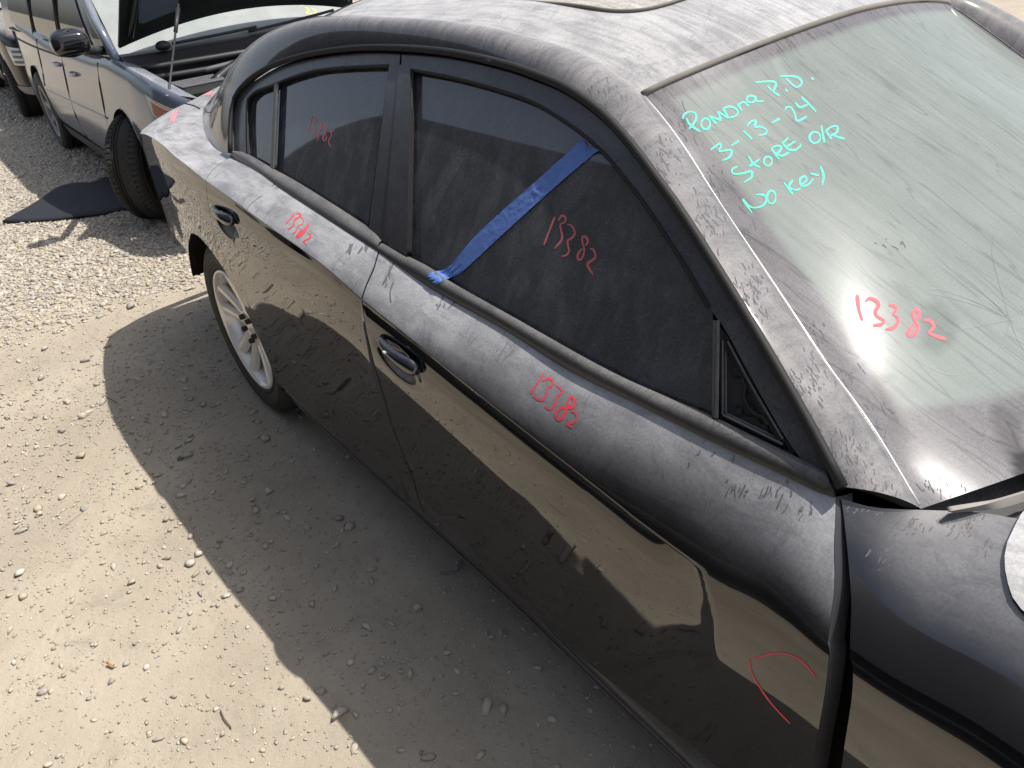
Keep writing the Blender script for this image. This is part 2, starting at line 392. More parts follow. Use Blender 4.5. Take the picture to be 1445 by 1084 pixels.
rdoor = panel('rear_door', rr_low, cut_rf, M_PAINT, 170, arch=ARCH, gap=GAPD); parts_side.append(rdoor)
fdoor = panel('front_door', cut_rf, cut_ff, M_PAINT, 200, gap=GAPD, thick=.02); parts_side.append(fdoor)
M_FEND = dusty('black_fender_paint_dusty', (.004, .004, .006), dust=(.52, .51, .52), lo_=.72, hi_=1.0, rough=.03, ior=1.9, floor_=.006, amount=.36, scribble=.1, smear=.85)
fen = panel('front_fender', cut_fe, c_(3.94), M_FEND, 110, arch=(3.052, .36, .392)); parts_side.append(fen)
Qe = np.linspace(0, QM, QM + 1); P0 = tab(cut_ff(Qe) - GAPD / 2, Qe); P = np.zeros((len(Qe), 4, 3))
for j in range(4): P[:, j] = P0 + np.array([.010, .002, 0]) * (j / 3) + np.array([0, .020, 0]) * (j / 3) ** 1.3 + np.array([0, .0012, 0])
grid('door_edge', P, simple('door_edge_paint', (.035, .035, .038), .4, var=.4), fdoor, thick=.004)

# ---------------------------------------------------------------- greenhouse
def G(x, z, off=0.0):
    h = z - 1.0; return -.868 + .50 * h + .25 * h * h + .025 * ((x - 1.3) / 1.2) ** 2 + off
def onG(p, off=0.0): return onF(p[0], p[1], lambda x, z: G(x, z, off), -.75)
def loftG(name, A, B, mat, nu=60, nv=6, off=0.0, thick=0.0, flip=False, parent=None):
    A = smooth_curve(A, nu); B = smooth_curve(B, nu); P = np.zeros((nu, nv, 3))
    for i in range(nu):
        for j in range(nv):
            v = j / (nv - 1); P[i, j] = onG(A[i] * (1 - v) + B[i] * v, off)
    return grid(name, P, mat, parent or car, thick=thick, flip=flip)
F_OUT = [(1181, 692), (1165, 660), (1120, 577), (1071, 492), (1022, 411), (960, 312), (920, 256), (888, 213), (855, 176), (822, 149), (789, 129), (755, 115), (722, 103), (672, 90), (623, 81), (567, 76)]
F_IN = [(1128, 645), (1112, 622), (1094, 593), (1060, 532), (1028, 473), (1000, 432), (970, 380), (920, 302), (888, 259), (855, 219), (822, 189), (789, 166), (755, 146), (722, 133), (672, 118), (626, 107), (581, 99), (566, 96)]
F_BOT = [(573, 360), (606, 378), (635, 397), (720, 446), (751, 465), (868, 527), (1004, 586)]
F_TOP = [(583, 100), (626, 107), (672, 118), (722, 133), (755, 146), (789, 166), (822, 189), (855, 219), (888, 259), (920, 302), (970, 380), (1006, 442)]
R_OUT = [(330, 214), (330, 180), (333, 150), (338, 136), (349, 123), (366, 110), (391, 97), (419, 88), (459, 80), (512, 75), (565, 76)]
R_IN = [(349, 218), (348, 180), (349, 145), (353, 136), (363, 128), (385, 120), (409, 110), (443, 100), (476, 96), (512, 94), (548, 93), (563, 95)]
f1 = loftG('window_frame', F_IN, F_OUT, M_FRAME, 110, 8, 0, .03, parent=fdoor)
f2 = loftG('window_frame', R_IN, R_OUT, M_FRAME, 90, 8, 0, .03, parent=rdoor)
# seals round the glass
g1 = loftG('front_door_glass', F_BOT, F_TOP, M_SGLASS, 90, 40, .012, .004, parent=fdoor)
g2 = loftG('rear_door_glass', [(386, 237), (430, 264), (519, 320)], [(393, 117), (409, 110), (443, 100), (476, 96), (512, 94), (549, 92)], M_SGLASS, 60, 40, .012, .004, parent=rdoor)
g3 = loftG('quarter_glass', [(349, 216), (386, 238)], [(349, 143), (353, 136), (363, 128), (388, 119)], M_SGLASS, 30, 24, .012, .004, parent=rdoor)
def stripG(name, c, wpx, mat, off=0.0, thick=.008, parent=None, n=80):
    C_ = smooth_curve(c, n); T = np.gradient(C_, axis=0); T /= np.linalg.norm(T, axis=1)[:, None]; Nn = np.stack([-T[:, 1], T[:, 0]], 1)
    A = C_ - Nn * wpx / 2; B = C_ + Nn * wpx / 2; P = np.zeros((n, 5, 3))
    for i in range(n):
        for j in range(5):
            v = j / 4; P[i, j] = onG(A[i] * (1 - v) + B[i] * v, off - .004 * math.sin(math.pi * v))
    return grid(name, P, mat, parent or car, thick=thick, flip=True)
stripG('glass_seal', [(x, y) for x, y in F_IN[5:-1]], 4.5, M_RUB, -.002, parent=fdoor)
stripG('glass_seal', R_IN[:-1], 3.5, M_RUB, -.002, parent=rdoor)
stripG('glass_seal', [(581, 99), (577, 220), (573, 360)], 5, M_RUB, -.001, parent=fdoor)
stripG('divider_bar', [(390, 118), (387, 180), (384, 238)], 6, M_TRIM, -.004, parent=rdoor, n=20)
stripG('divider_bar', [(1011, 452), (1010, 520), (1009, 590)], 10, M_TRIM, -.006, parent=fdoor, n=20)
loftG('pillar_cover', [(520, 323), (549, 92)], [(541, 341), (563, 91)], M_PIL, 30, 5, -.006, .012, parent=rdoor)
loftG('pillar_cover', [(541, 341), (563, 91)], [(574, 361), (579, 96)], M_PIL, 30, 5, -.010, .014, parent=fdoor)
# mirror mount left bare: base plate, recess ribs and screw holes
loftG('mirror_mount_plate', [(1016, 592), (1110, 636)], [(1014, 460), (1030, 478)], M_PLAST, 12, 12, .012, .006, parent=fdoor)
stripG('mount_rim', [(1019, 480), (1019, 584)], 6, M_TRIM, .002, .01, fdoor, 12)
stripG('mount_rim', [(1019, 586), (1060, 606), (1104, 628)], 6, M_TRIM, .002, .01, fdoor, 20)
stripG('mount_rim', [(1026, 482), (1060, 545), (1104, 620)], 5, M_TRIM, .002, .01, fdoor, 20)
def discG(name, p, r, mat, off, parent, seg=14):
    c = onG(p, off); n_ = np.array([0, -.87, .49]); a = np.array([1, 0, 0.]); b = np.cross(n_, a); V = []
    for k in range(seg):
        an = 2*math.pi*k/seg; V.append(c + r*(math.cos(an)*a + math.sin(an)*b))
    for k in range(seg):
        an = 2*math.pi*k/seg; V.append(c + .6*r*(math.cos(an)*a + math.sin(an)*b) - n_*.006)
    return mesh(name, V, [(k, (k+1) % seg, (k+1) % seg+seg, k+seg) for k in range(seg)] + [tuple(range(seg, 2*seg))], mat, parent)
for p, r_ in (((1040, 524), .010), ((1056, 578), .010), ((1042, 580), .007), ((1076, 592), .006), ((1090, 604), .008)):
    discG('screw_hole', p, r_, M_DARK, .009, fdoor)
tube('wire_lead', [onG(p, .004) for p in ((1047, 534), (1052, 545), (1049, 560), (1055, 575), (1066, 585), (1076, 588), (1086, 600))], .0035, M_DARK, fdoor, 6)
# belt mouldings
def belt(name, top, bot, mat, parent, n=60):
    A = smooth_curve(top, n); B = smooth_curve(bot, n); P = np.zeros((n, 9, 3))
    for i in range(n):
        a = onG(A[i], -.002); hb = tab_hit(*B[i]); b = tab(hb[0], hb[1]) + np.array([0, -.002, .001])
        for j in range(9):
            v = j / 8; P[i, j] = a * (1 - v) + b * v + np.array([0, -.55, .8]) * .009 * math.sin(math.pi * v) ** .7
    return grid(name, P, mat, parent, thick=.006)
belt('belt_moulding', [(331, 213), (349, 217), (384, 237), (430, 263), (519, 320), (541, 340)], [(329, 219), (363, 241), (400, 267), (466, 310), (535, 354)], M_TRIM, rdoor)
belt('belt_moulding', [(543, 343), (573, 360), (606, 377), (635, 397), (720, 445), (868, 527), (1003, 586), (1060, 614), (1165, 664)], [(536, 356), (616, 411), (706, 461), (805, 523), (900, 570), (1000, 620), (1100, 666), (1180, 701)], M_TRIM, fdoor, 90)

# roof side line and A/C pillars
edge_px = [((1300, 718), -.79), ((1249, 632), -.755), ((1222, 589), -.74), ((1171, 520), -.705), ((1132, 461), -.68), ((1078, 380), -.645), ((1013, 283), -.603), ((960, 200), -.573), ((908, 135), -.555),
           ((865, 100), -.545), ((832, 80), -.54), ((792, 65), -.54), ((739, 50), -.54), ((672, 37), -.54), ((606, 32), -.54), ((540, 31), -.54), ((490, 31), -.54), ((440, 37), -.54), ((391, 58), -.545), ((349, 85), -.555), ((333, 101), -.565), ((312, 124), -.585), ((299, 142), -.60)]
EDGE = np.array([onY(p[0], p[1], y) for p, y in edge_px])
gap_px = F_OUT + R_OUT[::-1][1:]
GAPL = np.array([onG(p, -.004) for p in gap_px])
KE = len(EDGE)
# corresponding stations on both curves: windshield foot, header corner, mid roof, C pillar
e_st = [0, 8, 13, 17, KE - 1]; g_st = [0, 8, 13, len(F_OUT) + 6, len(gap_px) - 1]
def resamp(P, st, n):
    out = []
    for a, b in zip(st[:-1], st[1:]):
        out.append(P[a:b + 1])
    res = []
    for k, seg_ in enumerate(out):
        full = smooth_curve(P, 900); d0 = np.argmin(np.linalg.norm(full - seg_[0], axis=1)); d1 = np.argmin(np.linalg.norm(full - seg_[-1], axis=1))
        s = smooth_curve(full[d0:d1 + 1][::max(1, (d1-d0)//40)] if d1 - d0 > 80 else full[d0:d1+1], n); res.append(s if k == 0 else s[1:])
    return np.vstack(res)
NE = 46
E3 = resamp(EDGE, e_st, NE); G3 = resamp(GAPL, g_st, NE)
E3 = smooth_curve(E3[::3] if (len(E3)-1) % 3 == 0 else np.vstack([E3[::3], E3[-1:]]), 220); G3 = smooth_curve(G3[::3] if (len(G3)-1) % 3 == 0 else np.vstack([G3[::3], G3[-1:]]), 220)
# outward lip of the rail just above the door frame
up_out = np.array([0, -.55, .84])
T3 = np.gradient(G3, axis=0); T3 /= np.linalg.norm(T3, axis=1)[:, None]
nG = np.array([0, -.85, .52]); W3 = np.cross(T3, nG); W3 *= -np.sign((W3 * (G3 - E3)).sum(1))[:, None]; W3 /= np.linalg.norm(W3, axis=1)[:, None]
LIP = G3 + W3 * .011 + nG * .004
P = np.zeros((220, 22, 3))
base_c = smooth_curve([LIP[-1], (.18, -.832, 1.025), (-.02, -.812, 1.010), (-.35, -.745, 1.000), E3[-1] + np.array([-.04, -.03, -.03])], 22)
for i in range(220):
    for j in range(22):
        v = j / 21; a = LIP[i] * (1 - v) + E3[i] * v
        nn = np.cross(E3[i] - LIP[i], T3[i]); nn /= np.linalg.norm(nn); nn *= np.sign(nn[2]) if abs(nn[2]) > .05 else 1
        L_ = np.linalg.norm(E3[i] - LIP[i])
        P[i, j] = a + nn * (.16 * L_) * 4 * v * (1 - v) * .9
for i in range(150, 220):
    k = (i - 150) / 69; k = k * k * k
    P[i] = P[i] * (1 - k) + (P[i] - P[219] + base_c) * k
SIDE_RAIL = P
rail = grid('roof_rail', P, M_RAIL, car, thick=.012, flip=True)
Pg = np.zeros((220, 4, 3))
for j in range(4):
    v = j / 3; Pg[:, j] = (G3 + nG * -.016 - W3 * .025) * (1 - v) + (LIP - nG * .020 + W3 * .006) * v
seal_ = grid('door_seal', Pg, M_RUB, car, thick=.004)
tube('gap_shade_tube', (LIP + nG * .003)[::3], .0085, M_RUB, car, 6)  # added black tube: covers the lip's bright reflection, paints the gap as shade
# roof skin
iR = int(np.argmin(np.linalg.norm(E3 - onY(908, 135, -.555), axis=1))); iB = int(np.argmin(np.linalg.norm(E3 - onY(440, 37, -.54), axis=1)))
print('roof idx', iR, iB, E3[iR], E3[iB])
RE = smooth_curve(E3[iR:iB + 1][::4], 70); P = np.zeros((70, 61, 3))
for i in range(70):
    t = i / 69
    for j in range(61):
        u = -1 + 2 * j / 60; c = 1 - u * u
        P[i, j] = (RE[i][0] + (.075 * (1 - t) ** 2 - .10 * t ** 3) * c, -RE[i][1] * u, RE[i][2] + (.062 + .012 * math.sin(math.pi * t)) * (1 - abs(u) ** 2.2))
ROOFP = P
roof = grid('roof', P, M_ROOF, car, thick=.012)
def roof_at(px, py):
    d = ray(px, py); A = ROOFP - CAM; dn = d / np.linalg.norm(d); t = A @ dn; D = np.linalg.norm(A - t[..., None] * dn, axis=2)
    D[t < 0] = 9; i, j = np.unravel_index(np.argmin(D), D.shape); return ROOFP[i, j]

# windscreen
WE = smooth_curve(E3[:iR + 1][::3], 60)[::-1]     # header -> foot
tt_ = np.linspace(0, 1, 60); WF = np.stack([np.polyval(np.polyfit(tt_, WE[:, k], 3), tt_) for k in range(3)], 1); WD = WE - WF
NW = 61; P = np.zeros((60, NW, 3))
wn = np.array([.50, 0, .866])
for i in range(60):
    t = i / 59
    for j in range(NW):
        u = -1 + 2 * j / (NW - 1); c = 1 - abs(u) ** 1.7
        P[i, j] = np.array([WF[i][0], -WF[i][1] * u, WF[i][2]]) + np.array([WD[i][0], -WD[i][1] * u, WD[i][2]]) * abs(u) ** 30 + np.array([.06 * (1 - t) + .04 * t + .015 * (1 - t) ** 7 + .17 * t ** 11, 0, -.02 * t ** 11 + .04 * (1 - t) + .06 * t + .022 * (1 - t) ** 7]) * c + np.array([.5, 0, .866]) * .050 * math.sin(math.pi * t) * c
WSP = P
NWI, NWJ = 170, 170
wi = np.linspace(0, 59, NWI); wj = np.linspace(0, NW - 1, NWJ); P = np.zeros((NWI, NWJ, 3))
tmp = np.stack([[np.interp(wj, np.arange(NW), WSP[i, :, k]) for i in range(60)] for k in range(3)], 2)
for k in range(3):
    for j in range(NWJ): P[:, j, k] = np.interp(wi, np.arange(60), tmp[:, j, k])
WS = P
def to_px(P):
    d = (P - CAM) @ CM; return np.stack([722.5 + FPX * d[..., 0] / -d[..., 2], 542 - FPX * d[..., 1] / -d[..., 2]], -1)
def poly_dist(pts, poly):
    """signed distance in the plane of the points, negative inside"""
    poly = np.asarray(poly, float); x, y = pts[..., 0], pts[..., 1]; best = np.full(x.shape, 1e9); ins = np.zeros(x.shape, bool)
    for i in range(len(poly)):
        a, b = poly[i], poly[(i + 1) % len(poly)]; ab = b - a
        t = np.clip(((x - a[0]) * ab[0] + (y - a[1]) * ab[1]) / (ab @ ab), 0, 1)
        best = np.minimum(best, np.hypot(x - a[0] - t * ab[0], y - a[1] - t * ab[1]))
        c = ((a[1] > y) != (b[1] > y)) & (x < (b[0] - a[0]) * (y - a[1]) / (b[1] - a[1] + 1e-12) + a[0]); ins ^= c
    return np.where(ins, -best, best)
def glass_windscreen():
    m, nt, n, b = new_mat('windscreen_glass_dusty')
    at = nt.nodes.new('ShaderNodeAttribute'); at.attribute_name = 'frit'; fa = at.outputs['Fac']
    ac = nt.nodes.new('ShaderNodeAttribute'); ac.attribute_name = 'clean'; ca = ac.outputs['Fac']
    v = coords(nt)
    st = noise(nt, coords(nt, (3.0, 42, 3.0), (0, 0, R(-6))), 1.0, 5, .62, .9)
    runs = ramp(nt, mth(nt, 'ABSOLUTE', mth(nt, 'SUBTRACT', noise(nt, coords(nt, (2.0, 24, 2.0), (0, 0, R(-8))), 1.0, 2, .5, 1.3), .5)), 0, .022, .62, 1)
    fine = noise(nt, v, 330, 2, .7); mid = noise(nt, v, 6, 5, .6)
    sc = ramp(nt, mth(nt, 'ABSOLUTE', mth(nt, 'SUBTRACT', noise(nt, coords(nt, (46, 46, 22)), 1.0, 2, .5, 3.0), .5)), .0, .05, .80, 1)
    pat = mth(nt, 'MULTIPLY', mth(nt, 'MULTIPLY', ramp(nt, st, .3, .65, .78, 1), runs), mth(nt, 'MULTIPLY', ramp(nt, fine, .3, .7, .84, 1.06), ramp(nt, mid, .3, .7, .85, 1.05)))
    dglass = mth(nt, 'MULTIPLY', pat, .70); dfrit = mth(nt, 'MULTIPLY', mth(nt, 'MULTIPLY', pat, sc), .78)
    mx = nt.nodes.new('ShaderNodeMix'); nt.links.new(fa, mx.inputs[0]); nt.links.new(dglass, mx.inputs[2]); nt.links.new(dfrit, mx.inputs[3])
    d = mth(nt, 'MULTIPLY', mx.outputs[0], mth(nt, 'SUBTRACT', 1.0, ca))
    # glass body: pale green see-through; ceramic border black
    body = mixc(nt, fa, (.15, .185, .170), (.010, .010, .016))
    df = nt.nodes.new('ShaderNodeBsdfDiffuse'); nt.links.new(body, df.inputs[0])
    tr = nt.nodes.new('ShaderNodeBsdfTransparent'); tr.inputs[0].default_value = (.36, .52, .48, 1)
    tf = mth(nt, 'MULTIPLY', mth(nt, 'SUBTRACT', 1.0, fa), mth(nt, 'ADD', .40, mth(nt, 'MULTIPLY', ca, .56)))
    m0 = nt.nodes.new('ShaderNodeMixShader'); nt.links.new(tf, m0.inputs[0]); nt.links.new(df.outputs[0], m0.inputs[1]); nt.links.new(tr.outputs[0], m0.inputs[2])
    dd = nt.nodes.new('ShaderNodeBsdfDiffuse'); nt.links.new(mixc(nt, fa, (.30, .33, .312), (.25, .24, .25)), dd.inputs[0])
    m1 = nt.nodes.new('ShaderNodeMixShader'); nt.links.new(d, m1.inputs[0]); nt.links.new(m0.outputs[0], m1.inputs[1]); nt.links.new(dd.outputs[0], m1.inputs[2])
    g1 = nt.nodes.new('ShaderNodeBsdfGlossy'); g1.inputs['Roughness'].default_value = .045
    g2 = nt.nodes.new('ShaderNodeBsdfGlossy'); g2.inputs['Roughness'].default_value = .17
    fr = nt.nodes.new('ShaderNodeFresnel'); fr.inputs[0].default_value = 1.5
    m2 = nt.nodes.new('ShaderNodeMixShader'); nt.links.new(mth(nt, 'MULTIPLY', fr.outputs[0], .38), m2.inputs[0]); nt.links.new(m1.outputs[0], m2.inputs[1]); nt.links.new(g1.outputs[0], m2.inputs[2])
    m3 = nt.nodes.new('ShaderNodeMixShader'); nt.links.new(mth(nt, 'MULTIPLY', fr.outputs[0], .12), m3.inputs[0]); nt.links.new(m2.outputs[0], m3.inputs[1]); nt.links.new(g2.outputs[0], m3.inputs[2])
    nt.links.new(m3.outputs[0], n['Material Output'].inputs[0]); n.remove(b); return m
M_WS = glass_windscreen()
ws = grid('windscreen', P, M_WS, car)
px = to_px(WS)
FR_L = smooth_curve([(905, 133), (1010, 235), (1085, 330), (1150, 425), (1210, 510), (1265, 585), (1330, 650), (1390, 690), (1480, 700)], 60)
frit = np.zeros(WS.shape[:2])
U = np.abs(np.linspace(-1, 1, NWJ))[None, :]; T_ = np.linspace(0, 1, NWI)[:, None]
# border widths in metres: sides widen towards the foot, top band thin, foot band wide
halfw = np.abs(WS[:, :, 1]); ewid = halfw[:, [0]]; side = (ewid - halfw); swid = .040 + .026 * T_
top = T_ * .85; foot = (1 - T_) * .85
dist_ = np.minimum(np.minimum(side - swid, top - .035), foot - .060 - .10 * np.clip((U - .55) / .45, 0, 1) ** 2)
frit = np.clip(.5 - dist_ / .016, 0, 1)
frit = np.broadcast_to(frit, WS.shape[:2]).copy()
clean = np.clip(.5 - poly_dist(px, [(1424, 640), (1452, 632), (1600, 640), (1600, 720), (1444, 694), (1436, 690)]) / 5, 0, 1)
clean = np.maximum(clean, .42 * np.clip(.5 - poly_dist(px, [(1396, 582), (1402, 570), (1416, 572), (1440, 590), (1448, 640), (1424, 645), (1414, 640)]) / 7, 0, 1))
clean = np.maximum(clean, .35 * np.clip(.5 - poly_dist(px, [(1228, 530), (1262, 528), (1262, 536), (1244, 545), (1268, 590), (1290, 620), (1280, 624), (1258, 605), (1236, 560)]) / 6, 0, 1))
clean = np.maximum(clean, .30 * np.clip(.5 - poly_dist(px, [(1300, 430), (1325, 425), (1352, 450), (1350, 478), (1325, 500), (1300, 490)]) / 14, 0, 1))
for nm, arr in (('frit', frit), ('clean', clean)):
    at = ws.data.attributes.new(nm, 'FLOAT', 'POINT'); at.data.foreach_set('value', arr.ravel().astype(np.float32))
# header and side seals of the windscreen
M_SEAL = simple('grey_dusty_seal', (.20, .185, .16), .9, bump=.3, bscale=300, var=.3)
hdr = [WS[0, j] + np.array([-.004, 0, .003]) for j in range(0, NWJ, 3)]
tube('windscreen_seal', hdr, .0065, M_SEAL, car, 8)
M_CHR = simple('pale_edge', (.55, .55, .55), .25, .3)
for s_ in (1, -1):
    tube('windscreen_edge_trim', [WS[i, 0] * np.array([1, s_, 1]) + np.array([0, -.001 * s_, .001]) for i in range(0, NWI, 4)], .0022, M_RAIL if s_ < 0 else M_CHR, car, 6)
# sunroof: glass panel with a pressed edge
sr = [(640, -8), (690, 1), (760, 12), (870, 28), (905, 27), (935, 21), (975, 10), (1010, -2), (1050, -16)]
srp = np.array([roof_at(*p) for p in sr]); print('sunroof', srp.round(2))
SRX0, SRX1, SRY = .85, 1.60, .40
def roof_z(x, y):
    D = (ROOFP[..., 0] - x) ** 2 + (ROOFP[..., 1] - y) ** 2; i, j = np.unravel_index(np.argmin(D), D.shape); return ROOFP[i, j, 2]
from math import copysign
M_LINE = simple('dusty_seal_line', (.20, .185, .16), .9)
ring = []
for k in range(96):
    a = 2 * math.pi * k / 96; ca_, sa_ = math.cos(a), math.sin(a)
    xx = (SRX0 + SRX1) / 2 + (SRX1 - SRX0) / 2 * copysign(abs(ca_) ** .32, ca_); yy_ = SRY * copysign(abs(sa_) ** .32, sa_)
    ring.append((xx, yy_))
rz = [roof_z(*p) for p in ring]; rz = np.convolve(np.r_[rz[-4:], rz, rz[:4]], np.ones(9) / 9, 'valid')
V = []; Fc = []
for k, (p, z) in enumerate(zip(ring, rz)):
    V += [(p[0], p[1], z + .001), ((p[0] - 1.15) * .985 + 1.15, p[1] * .97, z + .008)]
for k in range(96): k2 = (k + 1) % 96; Fc.append((2*k, 2*k2, 2*k2+1, 2*k+1))
nc = len(V); zc_ = np.mean(rz)
for rr_ in (.7, .4, .0):
    for k, (p, z) in enumerate(zip(ring, rz)):
        x_, y_ = (p[0] - 1.15) * rr_ + 1.15, p[1] * rr_; V.append((x_, y_, roof_z(x_, y_) + .009))
prev = [2*k+1 for k in range(96)]
for r_ in range(3):
    cur = [nc + r_ * 96 + k for k in range(96)]
    for k in range(96): k2 = (k+1) % 96; Fc.append((prev[k], prev[k2], cur[k2], cur[k]))
    prev = cur
M_SUNR = dusty('sunroof_dusty', (.008, .008, .01), dust=(.56, .53, .48), lo_=.1, hi_=.8, amount=.97, streak=(7, 75, 7), scribble=.3)
mesh('sunroof', V, Fc, M_SUNR, car)
tube('sunroof_seal', [(p[0], p[1], z + .002) for p, z in zip(ring + ring[:1], list(rz) + [rz[0]])], .004, M_LINE, car, 6, False)

# boot lid, rear screen
dk = np.zeros((40, 41, 3))
for i in range(40):
    x = -1.065 + i / 39 * (.945)
    for j in range(41):
        u = -1 + j / 20; yb, zb = float(ybk(x)), float(zbk(x)); dk[i, j] = (x, yb * u, zb + .085 * (1 - abs(u) ** 2.2) * min(1, (x + 1.065) / .1) ** .5)
grid('boot_lid', dk, M_PAINT, car, thick=.01)
tube('boot_shut_line', [np.array([x, -float(ybk(x)) - .001, float(zbk(x)) + .0005]) for x in np.linspace(-1.03, -.70, 14)], .003, M_DARK, car, 6)
BE = smooth_curve(np.vstack([E3[iB::3]]), 30); P = np.zeros((30, 31, 3))
for i in range(30):
    for j in range(31):
        u = -1 + j / 15; c = 1 - abs(u) ** 2.2; t = i / 29; P[i, j] = (BE[i][0] - .10 * c, -BE[i][1] * u, BE[i][2] + (.062 - .02 * t) * c)
grid('rear_screen', P, M_SGLASS, car)
# tail and lower rear bumper
tl = TAB[0]; P = np.zeros((len(tl), 21, 3))
for i in range(len(tl)):
    for j in range(21):
        u = -1 + j / 10; P[i, j] = (tl[i, 0] - .05 * (1 - u * u), -tl[i, 1] * u, tl[i, 2])
grid('rear_bumper', P, M_PAINT, car)
# hood and nose
hd = np.zeros((50, 41, 3))
for i in range(50):
    x = 2.562 + (i / 49) ** 1.6 * (3.90 - 2.562); colx = tab(np.full(NL+NS, x), np.arange(NL+NS))
    yh = float(pch([2.562, 2.570, 2.585, 2.62, 2.70, 3.0, 3.5, 3.9], [.725, .775, .812, .850, .866, .868, .80, .62])(x))
    for j in range(41):
        u = -1 + j / 20; y_ = yh * u; yb = float(ybk(x)); zb = float(zbk(x))
        zz = float(np.interp(-abs(y_), colx[NL:, 1], colx[NL:, 2])) if abs(y_) > yb else zb + .05 * (1 - (abs(y_) / yb) ** 2)
        hd[i, j] = (x, y_, zz + .007)
M_HOOD = dusty('hood_paint_thick_dust', (.008, .008, .01), dust=(.54, .53, .53), lo_=.1, hi_=.8, amount=.95, scribble=.08)
grid('hood', hd, M_HOOD, car, thick=.012)
tl = TAB[-1]; P = np.zeros((len(tl), 21, 3))
for i in range(len(tl)):
    for j in range(21):
        u = -1 + j / 10; P[i, j] = (tl[i, 0] + .10 * (1 - u * u), -tl[i, 1] * u, tl[i, 2])
grid('front_bumper', P, M_PAINT, car)
# cowl: panel between hood and glass, wiper
cw = np.zeros((8, 41, 3)); foot_ = WS[-1]
for j in range(41):
    f = foot_[int(round(j / 40 * (NWJ - 1)))]; u = -1 + j / 20
    b_ = np.array([2.575, float(ybk(2.575)) * u, float(zbk(2.575)) - .004])
    f = f + np.array([-.02, 0, -.02]); f[1] = -abs(f[1]) if u < 0 else abs(f[1])
    for i in range(8):
        t = i / 7; cw[i, j] = f * (1 - t) + b_ * t + np.array([0, 0, -.03 * math.sin(math.pi * t)])
grid('cowl', cw, M_TRIM, car, thick=.004)
M_STRIP = simple('cowl_dust_and_reflection', (.30, .28, .25), .85, var=.2)
# inner dark shell so nothing shows through gaps, floor pan
box('cabin_floor', (.42, -.86, .22), (2.5, .86, .30), M_DARK, car); box('boot_floor', (-1.0, -.58, .40), (-.2, .58, .46), M_DARK, car)
box('front_bulkhead', (2.47, -.80, .25), (2.56, .80, .90), M_DARK, car)
for s_ in (-1, 1):
    P = np.zeros((40, 6, 3))
    for i, x in enumerate(np.linspace(.42, 2.50, 40)):
        for j in range(6): t = j / 5; P[i, j] = (x, s_ * (.905 - .06 * t) * 1.0, .30 + .56 * t)
    grid('door_aperture', P, M_DARK, car)
# dashboard and seats behind the glass
ds = np.zeros((16, 21, 3))
for i in range(16):
    for j in range(21):
        t = i / 15; u = -1 + j / 10; ds[i, j] = (2.58 - .66 * t, .74 * u * (1 - .08 * t), .94 - .01 * t - (.30 * max(0, t - .8) / .2 if t > .8 else 0) + .01 * (1-u*u))
M_DASH = simple('dashboard_vinyl', (.06, .065, .065), .7, bump=.2)
grid('dashboard', ds, M_DASH, car, thick=.01)
def seat(cx, cy):
    bm = bmesh.new()
    for (c, s_) in (((cx, cy, .42), (.52, .50, .16)), ((cx - .30, cy, .74), (.14, .50, .60)), ((cx - .36, cy, 1.12), (.10, .26, .18))):
        r_ = bmesh.ops.create_cube(bm, size=1)
        for v in r_['verts']: v.co = Vector((c[0] + v.co.x * s_[0], c[1] + v.co.y * s_[1], c[2] + v.co.z * s_[2]))
    bm_obj('seat', bm, M_INNER, car, True, .04, 3)
for c in ((1.35, -.38), (1.35, .38)): seat(*c)
# rocker panels
def rocker(s_):
    P = np.zeros((90, 14, 3))
    for i, x in enumerate(np.linspace(.37, 2.72, 90)):
        zt = float(zd(x)) + .012; fo = np.clip((x - 1.7) / .6, 0, 1)
        dz = .075 * fo
        pr_ = [(.880, zt + .03 - dz), (.905 + .012 * fo, zt - .004 - dz), (.922 + .018 * fo, zt - .022 - dz), (.926 + .018 * fo, zt - .05 - .06 * fo), (.912 + .015 * fo, zt - .085 - .055 * fo), (.902 + .012 * fo, .205), (.893, .185), (.885, .175), (.86, .165)]
        q = smooth_curve(np.array(pr_), 14)
        for j in range(14): P[i, j] = (x, -q[j, 0] * s_, q[j, 1])
    for k_, (j_, r_) in enumerate(((7, .004), (10, .003))): tube('sill_ridge', P[::3, j_] + np.array([0, -.002 * s_, 0]), r_, M_FRAME, car, 6)
    return grid('rocker_panel', P, M_TRIM, car, thick=.01)
rocker(1)
# inner wheel arches
def arch_liner(cx, s_):
    P = np.zeros((40, 6, 3))
    for i in range(40):
        a = -.25 + (math.pi + (.5 if cx > 1 else -.05)) * i / 39
        for j in range(6): P[i, j] = (cx + .395 * math.cos(a), s_ * (.935 - .30 * j / 5), .36 + .395 * math.sin(a))
    grid('arch_liner', P, M_DARK, car)
    th = np.linspace(-.25, math.pi + .25, 24)
    mesh('arch_backing', [(cx, s_ * .62, .36)] + [(cx + .40 * math.cos(a), s_ * .62, .36 + .40 * math.sin(a)) for a in th], [(0, i + 1, i + 2) for i in range(23)], M_DARK, car)
for cx in (0, 3.052):
    for s_ in (-1, 1): arch_liner(cx, s_)

# left-hand side of the body, mirrored
for o in [qp, rdoor, fdoor, fen, rail, seal_] + [c for d in (rdoor, fdoor) for c in COL.objects if c.parent == d and c.name.split('.')[0] in ('window_frame', 'front_door_glass', 'rear_door_glass', 'quarter_glass', 'pillar_cover', 'belt_moulding')]:
    c = mirror_copy(o)
    if o.parent in (rdoor, fdoor): c.parent = car; c.matrix_parent_inverse = ROOTM[car.name].inverted()
rocker(-1)

